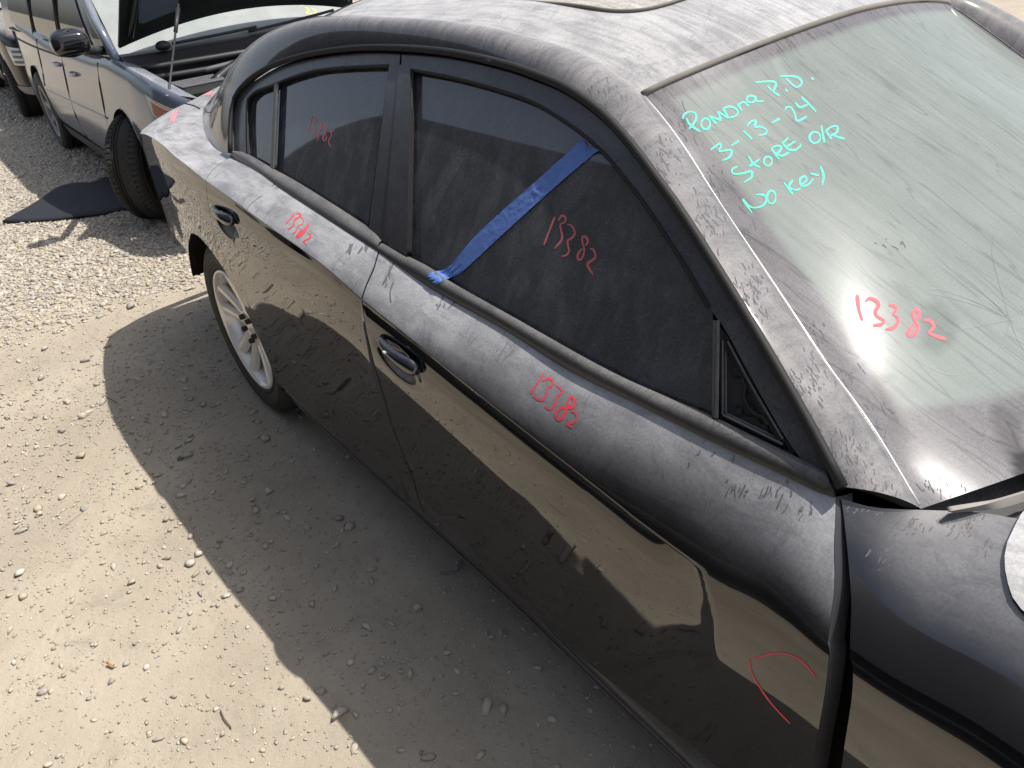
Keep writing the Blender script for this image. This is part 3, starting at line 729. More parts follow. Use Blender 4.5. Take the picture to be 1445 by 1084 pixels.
# wheels
M_RIM = dusty('silver_alloy_dusty', (.90, .89, .88), dust=(.70, .67, .60), lo_=-.9, hi_=1.0, amount=.40, rough=.22, ior=1.6, metal=.45, floor_=.12, scribble=.05)
M_TYRE = dusty('tyre_rubber', (.018, .018, .018), dust=(.28, .25, .21), lo_=-1, hi_=1, amount=.06, rough=.65, ior=1.4, floor_=.02, scribble=.2)
M_HUB = simple('dark_brake_iron', (.05, .04, .035), .7, .3)
def tyre_mesh(name, c, y_out, width, r0, r1, mat, parent, sgn=-1, grooves=4, sipes=72):
    """tyre with rounded shoulders, sidewall rings, circumferential grooves and shoulder sipes; y_out = outer face"""
    w_ = width; prof = [(r0, .012), (r0 + .012, .002), (r0 + .022, .006), (r0 + .035, .001), (r0 + .06, -.004), (r0 + (r1 - r0) * .62, -.003), (r0 + (r1 - r0) * .66, .001), (r1 - .022, .008), (r1 - .010, .018), (r1 - .003, .030)]
    n_t = 24; a = [(r1 - .0022 * (2 * abs(t / n_t - .5)) ** 4 , .032 + (w_ - .064) * t / n_t) for t in range(n_t + 1)]
    for g in range(grooves):
        k = int(round((g + 1) * n_t / (grooves + 1)))
        r_, y_ = a[k]; a[k] = (r_ - .008, y_ - .003)
        a.insert(k + 1, (r_ - .008, y_ + .003)); a.insert(k, (r_, y_ - .0045)); a.insert(k + 3, (r_, y_ + .0045))
        n_t_ = 0
        # re-space is not needed: indices shift
        a = sorted(a, key=lambda q: q[1])
    back = [(r, w_ - y) for r, y in prof[::-1]]
    pf = prof + a + back; seg = sipes * 4; V = []; Fc = []; m = len(pf)
    for i in range(seg):
        an = 2 * math.pi * i / seg
        for (r, y) in pf:
            sh = 0.0
            if (y < .058 or y > w_ - .058) and r > r1 - .014 and i % 4 == 0: sh = .008
            elif r > r1 - .006 and (i + int(y * 60) * 3) % 8 == 0: sh = .003
            V.append((c[0] + (r - sh) * math.cos(an), y_out - sgn * y, c[1] + (r - sh) * math.sin(an)))
    for i in range(seg):
        i2 = (i + 1) % seg
        for j in range(m - 1): Fc.append((i*m+j, i2*m+j, i2*m+j+1, i*m+j+1))
    o = mesh(name, V, Fc, mat, parent, False)
    # flatten where it rests
    for v in o.data.vertices:
        if v.co.z < .004: v.co.z = .004
    return o
def wheel(cx, s_, parent, r=.242, R_=.356, name='wheel', yf=.912, steer=0, spokes=5, label=None):
    cz = .352
    wr = tyre_mesh('tyre', (cx, cz), s_ * yf, .225, r, R_, M_TYRE, parent, s_)
    wr.name = 'tyre'
    prof = [(r + .004, s_ * (yf - .010)), (r + .002, s_ * (yf - .003)), (r - .008, s_ * (yf - .004)), (r - .014, s_ * (yf - .018)), (r - .026, s_ * (yf - .05)), (r - .032, s_ * (yf - .12)), (r - .02, s_ * (yf - .20))]
    if s_ < 0: prof = prof
    rim = lathe_y('rim', prof, (cx, cz), M_RIM, parent, 96)
    lathe_y('brake_disc', [(.03, s_ * (yf - .10)), (.155, s_ * (yf - .10)), (.155, s_ * (yf - .12))], (cx, cz), M_HUB, parent, 48)
    # backing of the barrel
    lathe_y('barrel_back', [(.02, s_ * (yf - .16)), (r - .02, s_ * (yf - .17))], (cx, cz), M_DARK, parent, 40)
    # hub
    lathe_y('hub_face', [(.0, s_ * (yf - .052)), (.030, s_ * (yf - .052)), (.034, s_ * (yf - .040)), (.066, s_ * (yf - .036)), (.078, s_ * (yf - .042)), (.085, s_ * (yf - .075))], (cx, cz), M_RIM, parent, 48)
    for k in range(spokes):
        a = 2 * math.pi * (k + .27) / spokes
        V = []; n_ = 14
        for side in (-1, 1):
            V = []
            for i in range(n_):
                t = i / (n_ - 1); rad = .060 + (r - .012 - .060) * t
                off = side * (.020 + .036 * t ** 1.1); wd = .024 + .008 * t; face = yf - (.040 - .026 * t ** 1.6); dp = .030
                for (o_, f_) in ((-wd, -.010), (-wd * .55, 0), (0, .0025), (wd * .55, 0), (wd, -.010), (wd * .8, -dp), (-wd * .8, -dp)):
                    x_ = rad * math.cos(a) - (off + o_) * math.sin(a); z_ = rad * math.sin(a) + (off + o_) * math.cos(a)
                    V.append((cx + x_, s_ * (face + f_), cz + z_))
            Fc = []
            for i in range(n_ - 1):
                for j in range(7): j2 = (j + 1) % 7; Fc.append((i*7+j, i*7+j2, (i+1)*7+j2, (i+1)*7+j))
            Fc.append(tuple(range(7)))
            sp_ = mesh('spoke', V, Fc, M_RIM, parent)
        al = a + math.pi / spokes
        lx, lz = .052 * math.cos(al), .052 * math.sin(al)
        lathe_y('lug_nut', [(.0, s_ * (yf - .018)), (.008, s_ * (yf - .018)), (.0105, s_ * (yf - .022)), (.0105, s_ * (yf - .040))], (cx + lx, cz + lz), M_HUB, parent, 6)
for cx in (0, 3.052):
    for s_ in (-1, 1):
        wheel(cx, s_, car)
box('axle', (-.05, -.70, .30), (.05, .70, .40), M_DARK, car)
box('underbody', (.3, -.55, .18), (3.6, .55, .26), M_DARK, car)

# door handles
def handle(parent, p0, p1, lab):
    """pull grip bowed off the door between two points on the skin"""
    a = tab(*[np.array(v) for v in tab_hit(*p0)]); b = tab(*[np.array(v) for v in tab_hit(*p1)])
    a = np.array(a).ravel(); b = np.array(b).ravel(); n_ = 26; V = []
    for i in range(n_):
        t = i / (n_ - 1); c = a * (1 - t) + b * t; pro = .019 * math.sin(math.pi * min(1, max(0, t * .93 + .02))) ** .55 + .002
        hh = (.008 + .013 * t ** .8) * (1 if t < .9 else 1 - .5 * (t - .9) / .1); dd = .011
        for k in range(12):
            an = 2 * math.pi * k / 12; yy_ = math.cos(an); zz_ = math.sin(an)
            V.append(c + np.array([0, -(pro - .004) - dd * yy_, .014]) + np.array([0, .1, 1]) * hh * zz_)
    Fc = [(i*12+k, i*12+(k+1) % 12, (i+1)*12+(k+1) % 12, (i+1)*12+k) for i in range(n_-1) for k in range(12)] + [tuple(range(12)), tuple((n_-1)*12+k for k in range(12))][::1]
    h = mesh('handle', V, Fc, M_HNDL, parent); return h, a, b
M_HNDL = dusty('gloss_black_handle', (.006, .008, .014), dust=(.36, .36, .37), lo_=.2, hi_=.95, amount=.07, rough=.08, ior=1.9, floor_=.0)
hf, ha, hb = handle(fdoor, (540, 484), (594, 529), '')
handle(rdoor, (306, 299), (333, 318), '')
t_ = .42; lc = ha * (1 - t_) + hb * t_ + np.array([0, -.031, .022])
box('keyless_button', lc - np.array([.005, .003, .0025]), lc + np.array([.005, .003, .0025]), M_CHR, hf, .001)

# ---------------------------------------------------------------- ground
def vnoise(x, y, seed=0):
    xi = np.floor(x).astype(np.int64); yi = np.floor(y).astype(np.int64); fx = x - xi; fy = y - yi
    fx = fx * fx * (3 - 2 * fx); fy = fy * fy * (3 - 2 * fy)
    def h(a, b):
        n = (a * 374761393 + b * 668265263 + seed * 1442695041) & 0xffffffff
        n = ((n ^ (n >> 13)) * 1274126177) & 0xffffffff; return ((n ^ (n >> 16)) & 0xffff) / 65535.0
    return (h(xi, yi) * (1-fx) + h(xi+1, yi) * fx) * (1-fy) + (h(xi, yi+1) * (1-fx) + h(xi+1, yi+1) * fx) * fy
def fbm(x, y, sc, oct_=4, seed=0):
    s = 0; a = 1; t = 0
    for o in range(oct_): s = s + a * vnoise(x * sc * 2**o, y * sc * 2**o, seed + o); t += a; a *= .5
    return s / t
def height(x, y):
    return .016 * (fbm(x, y, 1.3, 4, 3) - .5) + .006 * (fbm(x, y, 14, 3, 9) - .5) + .0 
def gravel_mask(x, y):
    n = fbm(x, y, .9, 3, 21)
    dense = np.clip((-1.35 + (n - .5) * 1.6 + .25 * (y + 1.5) - x) / .7, 0, 1)
    return dense
def patch_mask(x, y):
    n = fbm(x, y, 1.7, 4, 33); m = np.clip((n - .50) / .16, 0, 1)
    for (cx, cy, r_, k) in ((.78, -1.90, .24, 1.0), (.50, -1.95, .22, .9), (1.36, -1.64, .17, .95), (1.15, -1.80, .13, .8), (1.72, -1.22, .10, .8), (-.5, -1.15, .5, .9), (.2, -1.25, .4, .8), (.75, -1.35, .35, .6), (-.6, -1.8, .5, .7), (.0, -1.9, .35, .5), (2.0, -1.42, .18, .8), (1.45, -1.2, .2, .3)):
        m = np.maximum(m * .8, k * np.exp(-((x - cx)**2 + (y - cy)**2) / (r_ * r_)))
    return np.clip(m, 0, 1)
def stretch(a, b, step, far):
    core = np.arange(a, b, step); out = []; s = step; v = a
    while v > -far: s *= 1.25; v -= s; out.append(v)
    out2 = []; s = step; v = core[-1]
    while v < far: s *= 1.25; v += s; out2.append(v)
    return np.array(out[::-1] + list(core) + out2)
gx = stretch(-9, 3.6, .025, 350); gy = stretch(-4.2, 1.2, .025, 350)
X, Y = np.meshgrid(gx, gy, indexing='ij'); Zg = height(X, Y); Zg = Zg * np.clip(1 - (np.hypot(X, Y) - 30) / 20, 0, 1)
M_G, gnt, gn, gb = new_mat('dry_dirt')
v = coords(gnt); f1_ = noise(gnt, v, 1.4, 6, .62); f2_ = noise(gnt, v, 22, 5, .7); f3_ = noise(gnt, v, 320, 3, .7); f4_ = noise(gnt, v, 6, 5, .7, .8)
c1 = mixc(gnt, ramp(gnt, f1_, .35, .68), (.31, .262, .20), (.425, .368, .288))
c2 = mixc(gnt, ramp(gnt, f4_, .52, .72, 0, .85), c1, (.26, .223, .175))
c3 = mixc(gnt, ramp(gnt, f3_, .30, .75, 0, .5), c2, (.50, .44, .355))
c4 = mixc(gnt, ramp(gnt, noise(gnt, v, 90, 3, .6), .64, .72, 0, .6), c3, (.30, .27, .24))
gnt.links.new(c4, gb.inputs['Base Color']); setin(gb, Roughness=.95)
bn = gnt.nodes.new('ShaderNodeBump'); bn.inputs['Strength'].default_value = .7; bn.inputs['Distance'].default_value = .006
hsum = mth(gnt, 'ADD', mth(gnt, 'MULTIPLY', f2_, 1.4), mth(gnt, 'ADD', mth(gnt, 'MULTIPLY', f3_, .35), f4_)); gnt.links.new(hsum, bn.inputs['Height']); gnt.links.new(bn.outputs[0], gb.inputs['Normal'])
me = bpy.data.meshes.new('ground'); nV = X.size
Fc = gridf(*X.shape).astype(np.int32)
me.vertices.add(nV); me.vertices.foreach_set('co', np.stack([X, Y, Zg], -1).astype(np.float32).ravel())
me.loops.add(Fc.size); me.polygons.add(len(Fc)); me.loops.foreach_set('vertex_index', Fc.ravel())
me.polygons.foreach_set('loop_start', np.arange(0, Fc.size, 4, dtype=np.int32)); me.update(calc_edges=True)
gr = link('ground', me, M_G); gr['kind'] = 'structure'

def icosa():
    t = (1 + 5 ** .5) / 2
    V = np.array([(-1,t,0),(1,t,0),(-1,-t,0),(1,-t,0),(0,-1,t),(0,1,t),(0,-1,-t),(0,1,-t),(t,0,-1),(t,0,1),(-t,0,-1),(-t,0,1)], float); V /= np.linalg.norm(V[0])
    F_ = np.array([(0,11,5),(0,5,1),(0,1,7),(0,7,10),(0,10,11),(1,5,9),(5,11,4),(11,10,2),(10,7,6),(7,1,8),(3,9,4),(3,4,2),(3,2,6),(3,6,8),(3,8,9),(4,9,5),(2,4,11),(6,2,10),(8,6,7),(9,8,1)])
    return V, F_
def stones(name, xs, ys, sz, label, cat, mat, sink=.35):
    n = len(xs); V0, F0 = icosa(); nv, nf = len(V0), len(F0)
    jit = 1 + rng.uniform(-.48, .34, (n, nv, 1)); sc = np.stack([rng.uniform(.7, 1.5, n), rng.uniform(.5, 1.0, n), rng.uniform(.32, .7, n)], 1)[:, None, :]
    V = V0[None] * jit * sc; a = rng.uniform(0, 2*math.pi, n); b = rng.normal(0, .28, n)
    cb, sb = np.cos(b)[:, None], np.sin(b)[:, None]; x1 = V[..., 0] * cb + V[..., 2] * sb; z1 = -V[..., 0] * sb + V[..., 2] * cb
    ca, sa = np.cos(a)[:, None], np.sin(a)[:, None]; x2 = x1 * ca - V[..., 1] * sa; y2 = x1 * sa + V[..., 1] * ca
    s_ = sz[:, None] * .5; V = np.stack([xs[:, None] + x2 * s_, ys[:, None] + y2 * s_, height(xs, ys)[:, None] + z1 * s_ + s_ * (.5 - sink)], -1)
    F_ = (F0[None] + (np.arange(n) * nv)[:, None, None]).reshape(-1, 3).astype(np.int32)
    me = bpy.data.meshes.new(name); me.vertices.add(n * nv); me.vertices.foreach_set('co', V.astype(np.float32).ravel())
    me.loops.add(F_.size); me.polygons.add(len(F_)); me.loops.foreach_set('vertex_index', F_.ravel()); me.polygons.foreach_set('loop_start', np.arange(0, F_.size, 3, dtype=np.int32))
    me.update(calc_edges=True)
    at = me.attributes.new('tone', 'FLOAT', 'POINT'); at.data.foreach_set('value', np.repeat(rng.uniform(0, 1, n), nv).astype(np.float32))
    o = link(name, me, mat, None, False); o['kind'] = 'stuff'; o['label'] = label; o['category'] = cat; return o
M_ST, snt, sn, sb_ = new_mat('crushed_stone')
at = snt.nodes.new('ShaderNodeAttribute'); at.attribute_name = 'tone'
cr = snt.nodes.new('ShaderNodeValToRGB'); el = cr.color_ramp.elements
cols = [(0, (.46, .41, .33)), (.18, (.33, .31, .28)), (.32, (.54, .49, .41)), (.5, (.42, .36, .27)), (.62, (.26, .25, .25)), (.72, (.60, .56, .49)), (.88, (.40, .38, .35)), (1, (.50, .43, .32))]
el[0].position = 0; el[0].color = (*cols[0][1], 1); el[1].position = 1; el[1].color = (*cols[-1][1], 1)
for p, c in cols[1:-1]: e = el.new(p); e.color = (*c, 1)
snt.links.new(at.outputs['Fac'], cr.inputs[0])
sv = coords(snt); snt.links.new(mixc(snt, ramp(snt, noise(snt, sv, 60, 4, .7), .35, .7, 0, .45), cr.outputs[0], (.50, .43, .33)), sb_.inputs['Base Color']); setin(sb_, Roughness=.9)
sbn = snt.nodes.new('ShaderNodeBump'); sbn.inputs['Strength'].default_value = .5; sbn.inputs['Distance'].default_value = .002; snt.links.new(noise(snt, sv, 500, 3, .7), sbn.inputs['Height']); snt.links.new(sbn.outputs[0], sb_.inputs['Normal'])
def scatter(n, x0, x1, y0, y1, dens):
    x = rng.uniform(x0, x1, n); y = rng.uniform(y0, y1, n); k = rng.uniform(0, 1, n) < dens(x, y); x, y = x[k], y[k]
    P = np.stack([x, y, np.zeros_like(x)], -1); q = to_px(P); vis = (q[:, 0] > -160) & (q[:, 0] < 1500) & (q[:, 1] < 1250) & (q[:, 1] > -120)
    return x[vis], y[vis]
x, y = scatter(150000, -7.5, -1.0, -4.0, .6, gravel_mask)
stones('crushed_gravel', x, y, rng.lognormal(math.log(.021), .33, len(x)), 'pale crushed gravel covering the yard behind the black sedan', 'gravel', M_ST)
x, y = scatter(50000, -16, -7.5, -4.5, 2.5, lambda a, b: np.ones_like(a) * .9)
stones('far_gravel', x, y, rng.lognormal(math.log(.034), .3, len(x)), 'pale gravel further back under the parked dark truck', 'gravel', M_ST)
x, y = scatter(80000, -2.6, 3.2, -3.4, 0, lambda a, b: .03 + .55 * patch_mask(a, b))
stones('loose_stones', x, y, np.minimum(rng.lognormal(math.log(.0118), .52, len(x)), .040), 'loose stones scattered over the packed dirt beside the sedan', 'stones', M_ST, .18)
x, y = scatter(90000, -2.6, 3.2, -3.4, -.2, lambda a, b: .3 + .75 * patch_mask(a, b))
stones('grit', x, y, rng.lognormal(math.log(.0062), .38, len(x)), 'fine grit on the packed dirt beside the sedan', 'grit', M_ST, .2)

# ---------------------------------------------------------------- marks on the sedan: marker writing, tape, cracks
dg_objs = {}
def bvh_of(objs):
    V = []; Fc = []
    for o in objs:
        b = len(V); V += [v.co.copy() for v in o.data.vertices]; Fc += [[b + i for i in p.vertices] for p in o.data.polygons]
    return BVHTree.FromPolygons(V, Fc)
def kids(p, *names): return [c for c in COL.objects if c.parent == p and c.name.split('.')[0] in names]
def drop(bvh, px, py, off):
    d = Vector(ray(px, py)).normalized(); h = bvh.ray_cast(Vector(CAM), d)
    if h[0] is None: return None
    n = h[1] if h[1].dot(d) < 0 else -h[1]; return np.array(h[0] + n * off)
def strokes(name, lines, org, sc, wpx, mat, bvh, parent, off=.0005, label=None, taper=True):
    V = []; Fc = []
    for ln in lines:
        w0 = wpx
        if isinstance(ln, tuple) and isinstance(ln[0], (int, float)): w0, ln = ln
        pts = np.array(ln, float) / sc + np.array(org)
        L = np.sum(np.linalg.norm(np.diff(pts, axis=0), axis=1)); n = max(6, int(L / 1.6)); c = smooth_curve(pts, n)
        T = np.gradient(c, axis=0); T /= np.linalg.norm(T, axis=1)[:, None] + 1e-9; Nn = np.stack([-T[:, 1], T[:, 0]], 1)
        wob = 1 + .18 * np.sin(np.linspace(0, 3 + L / 12, n) + random.random() * 6); prev = None
        for i in range(n):
            tt = i / (n - 1); k = (min(1, .55 + 4 * min(tt, 1 - tt)) if taper else 1) * wob[i] * w0 / 2
            row = [drop(bvh, *(c[i] + Nn[i] * k * s), off) for s in (-1, 0, 1)]
            if any(r is None for r in row): prev = None; continue
            b = len(V); V += row
            if prev is not None: Fc += [(prev, prev+1, b+1, b), (prev+1, prev+2, b+2, b+1)]
            prev = b
    if not V: return None
    o = mesh(name, V, Fc, mat, parent)
    if label: o['label'] = label
    return o
def loop(cx, cy, rx, ry, n=12, a0=0): return [(cx + rx * math.cos(a0 + 2*math.pi*k/n), cy + ry * math.sin(a0 + 2*math.pi*k/n)) for k in range(n + 1)]
def ink(name, col):
    m, nt, n, b = new_mat(name); f = noise(nt, coords(nt), 260, 3, .7)
    nt.links.new(mixc(nt, f, tuple(c * .8 for c in col), tuple(min(1, c * 1.2) for c in col)), b.inputs['Base Color']); setin(b, Roughness=.6); return m
M_RED = ink('red_marker', (.72, .075, .10)); M_RED2 = ink('red_marker_faint', (.50, .13, .15)); M_PINK = ink('pink_marker', (.75, .25, .28)); M_GRN = ink('green_marker', (.04, .60, .42))
b_fg = bvh_of([g1]); b_rg = bvh_of([g2]); b_fd = bvh_of([fdoor]); b_rd = bvh_of([rdoor]); b_ws = bvh_of([ws]); b_q = bvh_of([qp] + kids(car, 'boot_lid'))
strokes('marker_writing', [[(330,155),(260,330),(175,550)], [(378,215),(400,165),(430,143),(465,155),(480,195),(465,235),(405,270),(415,350),(430,430),(410,500),(320,600)],
  [(495,270),(540,270),(590,330),(605,390),(575,445),(510,490),(510,560),(525,630),(490,690),(418,710)],
  [(745,560),(785,520),(775,460),(735,430),(708,455),(715,530),(735,600),(730,670),(700,740),(655,755),(645,700),(680,630),(725,600)],
  (3.4, [(815,612),(850,605),(880,650),(892,710),(860,755),(795,800),(790,850),(860,965)])], (750, 290), 9.858, 2.9, M_RED2, b_fg, g1, label='number 13382 in red marker on the front side window')
strokes('marker_writing', [[(365,165),(300,280),(190,445)], [(360,275),(410,240),(465,245),(500,290),(480,335),(425,375),(400,470),(370,530),(300,530),(225,485)],
  [(545,335),(595,370),(628,430),(600,460),(555,480),(540,560),(500,640),(450,668),(388,622)],
  (4.2, [(600,635),(680,635),(760,640),(795,590),(790,530),(745,490),(715,530),(700,600),(670,700),(620,790),(570,800),(540,750),(560,690),(640,655),(690,640)]),
  [(740,700),(790,700),(830,760),(815,820),(760,860),(690,860),(780,930)]], (730, 510), 9.85, 3.0, M_RED, b_fd, fdoor, label='number 13382 in red marker on the front door')
strokes('marker_writing', [(1.8, [(430,170),(330,320),(210,450)]), [(460,190),(550,200),(570,260),(440,330),(410,400),(390,490),(270,560)], (1.7, [(580,290),(640,340),(630,420),(520,490),(480,560),(440,640),(365,670)]),
  (3.4, [(770,420),(700,540),(600,680),(490,750),(500,710),(600,600),(680,570),(760,460)]), [(740,660),(800,680),(790,770),(640,840),(660,870),(710,940)]], (390, 290), 16.68, 2.3, M_RED, b_rd, rdoor, label='number 13382 in red marker on the rear door')
strokes('marker_writing', [[(285,150),(250,300),(180,570)], [(325,230),(350,190),(390,230),(370,300),(315,380),(345,470),(350,580),(260,680)], [(430,300),(470,280),(515,370),(510,470),(450,570),(445,740),(400,800)],
  [(640,560),(665,460),(640,370),(605,400),(610,500),(640,560),(580,640),(560,750),(600,800),(640,740),(640,650),(590,610)], [(715,560),(760,580),(775,660),(710,780),(710,850),(765,960)], [(760,570),(850,515)]],
  (425, 155), 18.07, 1.5, M_RED2, b_rg, g2, label='number 13382 in thin red marker on the rear side window')
strokes('marker_writing', [[(180,150),(205,350),(250,490)], [(290,240),(350,200),(440,240),(460,300),(420,370),(440,430),(530,490),(500,540),(390,555)], [(600,290),(660,290),(700,340),(660,400),(720,450),(710,530),(650,590),(555,605)],
  [(950,480),(1000,420),(970,350),(920,380),(930,470),(980,560),(950,650),(890,690),(850,660),(880,590),(950,520)], [(1050,490),(1130,490),(1190,570),(1130,650),(1200,690),(1350,740)]],
  (1190, 400), 9.32, 4.6, M_RED, b_ws, ws, label='number 13382 in red marker on the windscreen')
GT = [[(65,385),(78,352),(120,335),(155,350),(158,385),(135,425),(108,455)], [(90,378),(112,420),(150,450),(190,475)], loop(225,420,31,38), [(252,366),(300,422)], [(252,366),(335,396)], [(335,396),(308,333)], [(308,333),(382,380)],
  [(345,312),(385,378)], [(345,312),(400,300),(445,325),(440,360),(385,380)], [(445,280),(478,332)], [(450,290),(490,268),(525,298)], loop(540,248,30,24), [(572,225),(580,262),(628,262)],
  [(568,132),(640,126),(702,127),(713,150),(690,200)], [(655,155),(690,192),(738,225)], [(780,178),(795,197)], [(740,88),(850,92),(892,125),(880,155),(845,160),(785,105)], [(958,97),(976,113)],
  [(260,600),(322,557),(330,580),(322,610),(395,602),(405,625),(385,655),(340,675)], [(402,573),(457,537)], [(487,468),(548,527)], [(510,438),(540,405),(575,400),(566,440),(610,440),(648,465),(640,490),(597,500)], [(683,415),(740,382)],
  [(777,325),(790,303),(820,308),(845,350),(862,400),(930,368)], [(848,270),(880,305),(935,285)], [(890,232),(940,280),(992,335)],
  [(448,715),(412,735),(415,765),(480,765),(540,750),(545,790),(490,828)], [(522,645),(560,700),(605,722)], [(530,715),(600,665)], loop(658,680,28,32), [(680,590),(735,665)], [(680,590),(720,572),(750,580),(738,612),(710,628)], [(715,625),(755,642),(805,618)],
  [(758,556),(800,518)], [(758,556),(800,595),(845,602),(885,572),(880,558)], [(790,578),(850,540)], loop(985,515,38,38), [(1028,430),(1050,550)], [(1060,470),(1100,525)], [(1060,470),(1100,440),(1140,440),(1135,480),(1095,500)], [(1110,500),(1190,525)],
  [(548,1040),(482,942),(520,985),(560,1003),(620,990),(648,950),(630,915),(572,912)], loop(682,930,30,45), [(768,825),(832,910)], [(830,808),(805,860),(860,880),(885,862)], [(880,850),(925,815),(915,785),(885,800),(882,835),(905,852),(940,840),(975,800)], [(950,765),(1012,778)], [(1022,712),(1045,780),(1035,845)]]
strokes('marker_writing', GT, (950, 90), 4.928, 2.7, M_GRN, b_ws, ws, label='Pomona P.D. 3-13-24 StoRE O/R No KEY in green marker')
strokes('marker_line', [(2.6, [(870,445),(800,350),(700,250),(580,185),(470,165),(330,185),(200,225),(135,255)]), (2.4, [(140,240),(150,300),(160,370),(240,520),(340,670),(450,800),(580,935)])], (1040, 900), 7.746, 2.6, M_RED, b_fd, fdoor, label='curved red marker line low on the front door')
strokes('marker_smudge', [[(240,172),(246,158),(242,168),(249,156),(244,172),(250,160)]], (0, 0), 1, 2.6, M_PINK, b_q, qp)
strokes('marker_smudge', [[(284,134),(296,128),(288,134),(300,129),(292,134),(302,131)]], (0, 0), 1, 1.6, M_PINK, b_q, qp)
M_CRK = simple('crack_line', (.10, .13, .125), .4)
CR = [[(1424,450),(1390,436),(1340,420),(1303,414)], [(1424,450),(1400,425),(1347,385),(1286,324),(1258,303),(1250,285)], [(1424,450),(1384,411),(1345,380)], [(1424,450),(1410,400),(1400,360),(1402,330)], [(1424,452),(1372,463),(1326,469)],
  [(1252,469),(1287,504),(1326,525),(1357,529),(1396,512),(1419,473),(1424,450)], [(1424,450),(1436,480),(1452,505)], [(1209,364),(1222,384),(1266,421)], [(1424,450),(1438,440),(1455,436)], [(1424,450),(1380,428),(1330,410),(1310,410)], [(1418,455),(1432,445)], [(1419,446),(1430,456)]]
strokes('crack', CR, (0, 0), 1, .6, M_CRK, b_ws, ws, off=.0004)

# wiped and dragged marks where the dust is gone
M_WIPE = simple('bare_paint_mark', (.135, .135, .145), .9, ior=1.2)
rs = random.Random(11)
def wipes(bvh, parent, clusters, wpx=1.3):
    L = []
    for (cx, cy, rx, ry, n, ang, ln) in clusters:
        if n < 8: continue
        for _ in range(int(n * .8)):
            x, y = rs.gauss(cx, rx / 2), rs.gauss(cy, ry / 2); a = R(ang + rs.gauss(0, 13)); l = ln * rs.choice((.25, .4, .6, 1.0, 1.3)); c = rs.uniform(-.1, .1) * l
            L.append((wpx * rs.uniform(.8, 2.0), [(x - l/2*math.cos(a), y - l/2*math.sin(a)), (x - c*math.sin(a), y + c*math.cos(a)), (x + l/2*math.cos(a), y + l/2*math.sin(a))]))
    o = strokes('wipe_mark', L, (0, 0), 1, 1, M_WIPE, bvh, parent, off=.0003)
    if o: o['kind'] = 'stuff'
wipes(b_fd, fdoor, [(1045, 690, 26, 14, 16, 108, 16), (1095, 700, 30, 16, 20, 112, 18), (1140, 722, 20, 14, 10, 105, 12), (622, 428, 16, 10, 9, 115, 12), (548, 395, 10, 22, 9, 100, 30), (900, 640, 26, 12, 7, 95, 22), (980, 650, 40, 14, 8, 120, 20), (700, 500, 60, 30, 6, 60, 14)])
wipes(b_rd, rdoor, [(505, 352, 22, 9, 9, 110, 12), (520, 392, 12, 16, 7, 105, 18), (372, 298, 14, 10, 5, 100, 14), (470, 372, 20, 14, 4, 60, 12)])
wipes(bvh_of([fen]), fen, [(1215, 720, 26, 9, 22, 140, 8), (1280, 745, 40, 12, 24, 150, 9), (1360, 745, 36, 14, 22, 120, 10), (1395, 770, 16, 12, 10, 110, 9), (1250, 790, 50, 16, 10, 130, 10)])
wipes(bvh_of([rail]), rail, [(1000, 310, 26, 40, 60, 70, 11), (1060, 420, 30, 50, 80, 62, 12), (1130, 540, 40, 50, 90, 58, 11), (1190, 640, 36, 40, 70, 75, 10), (940, 220, 28, 40, 50, 60, 12), (1240, 690, 28, 14, 26, 100, 8), (850, 140, 50, 26, 30, 70, 10)], 1.1)
wipes(b_ws, ws, [(960, 190, 20, 40, 26, 68, 14), (1005, 260, 26, 40, 30, 65, 13), (1050, 330, 22, 34, 24, 65, 12), (1145, 470, 26, 26, 22, 60, 10), (1235, 590, 30, 36, 26, 62, 12), (1320, 690, 44, 18, 24, 70, 12), (1195, 530, 22, 28, 14, 65, 10), (1255, 345, 30, 12, 8, 50, 12), (1345, 350, 26, 12, 7, 50, 10)], 1.0)

# masking tape stuck over the front window and onto the moulding
M_TAPE, tnt, tn, tb = new_mat('blue_crepe_tape'); tv = coords(tnt, (500, 500, 120))
tnt.links.new(mixc(tnt, noise(tnt, coords(tnt), 60, 4, .7), (.07, .14, .42), (.13, .24, .58)), tb.inputs['Base Color']); setin(tb, Roughness=.65)
tbn = tnt.nodes.new('ShaderNodeBump'); tbn.inputs['Strength'].default_value = .22; tbn.inputs['Distance'].default_value = .002
tw = tnt.nodes.new('ShaderNodeTexNoise'); tnt.links.new(coords(tnt, (160, 160, 420), (0, R(38), 0)), tw.inputs['Vector']); tw.inputs['Scale'].default_value = 1; tnt.links.new(tw.outputs['Fac'], tbn.inputs['Height']); tnt.links.new(tbn.outputs[0], tb.inputs['Normal'])
tA = smooth_curve([(603.6,387),(616,383),(628,381),(639,372),(679,326),(746,266),(805.6,213),(823,197)], 110); tB = smooth_curve([(616,402),(628,396),(640,390),(653,384),(712.6,329),(779,269),(829,226),(847,212)], 110)
b_tp = bvh_of([g1] + kids(fdoor, 'belt_moulding', 'glass_seal', 'window_frame')); P = np.zeros((110, 12, 3)); lastp = None
for i in range(110):
    for j in range(12):
        v_ = j / 11; q = tA[i] * (1 - v_) + tB[i] * v_
        if i > 105: q = q + np.array([-.8, .8]) * (i - 105) * math.exp(-((v_ - .45) / .2) ** 2) * 1.1
        if i < 4: q = q + np.array([1, -.4]) * (4 - i) * (.6 * math.sin(j * 2.1))
        p_ = drop(b_tp, q[0], q[1], .0022)
        if p_ is None: p_ = lastp
        lastp = p_; P[i, j] = p_
for _ in range(3): P[1:-1] = (P[:-2] + P[2:] + 2 * P[1:-1]) / 4
ii, jj = np.meshgrid(np.arange(110), np.arange(12), indexing='ij')
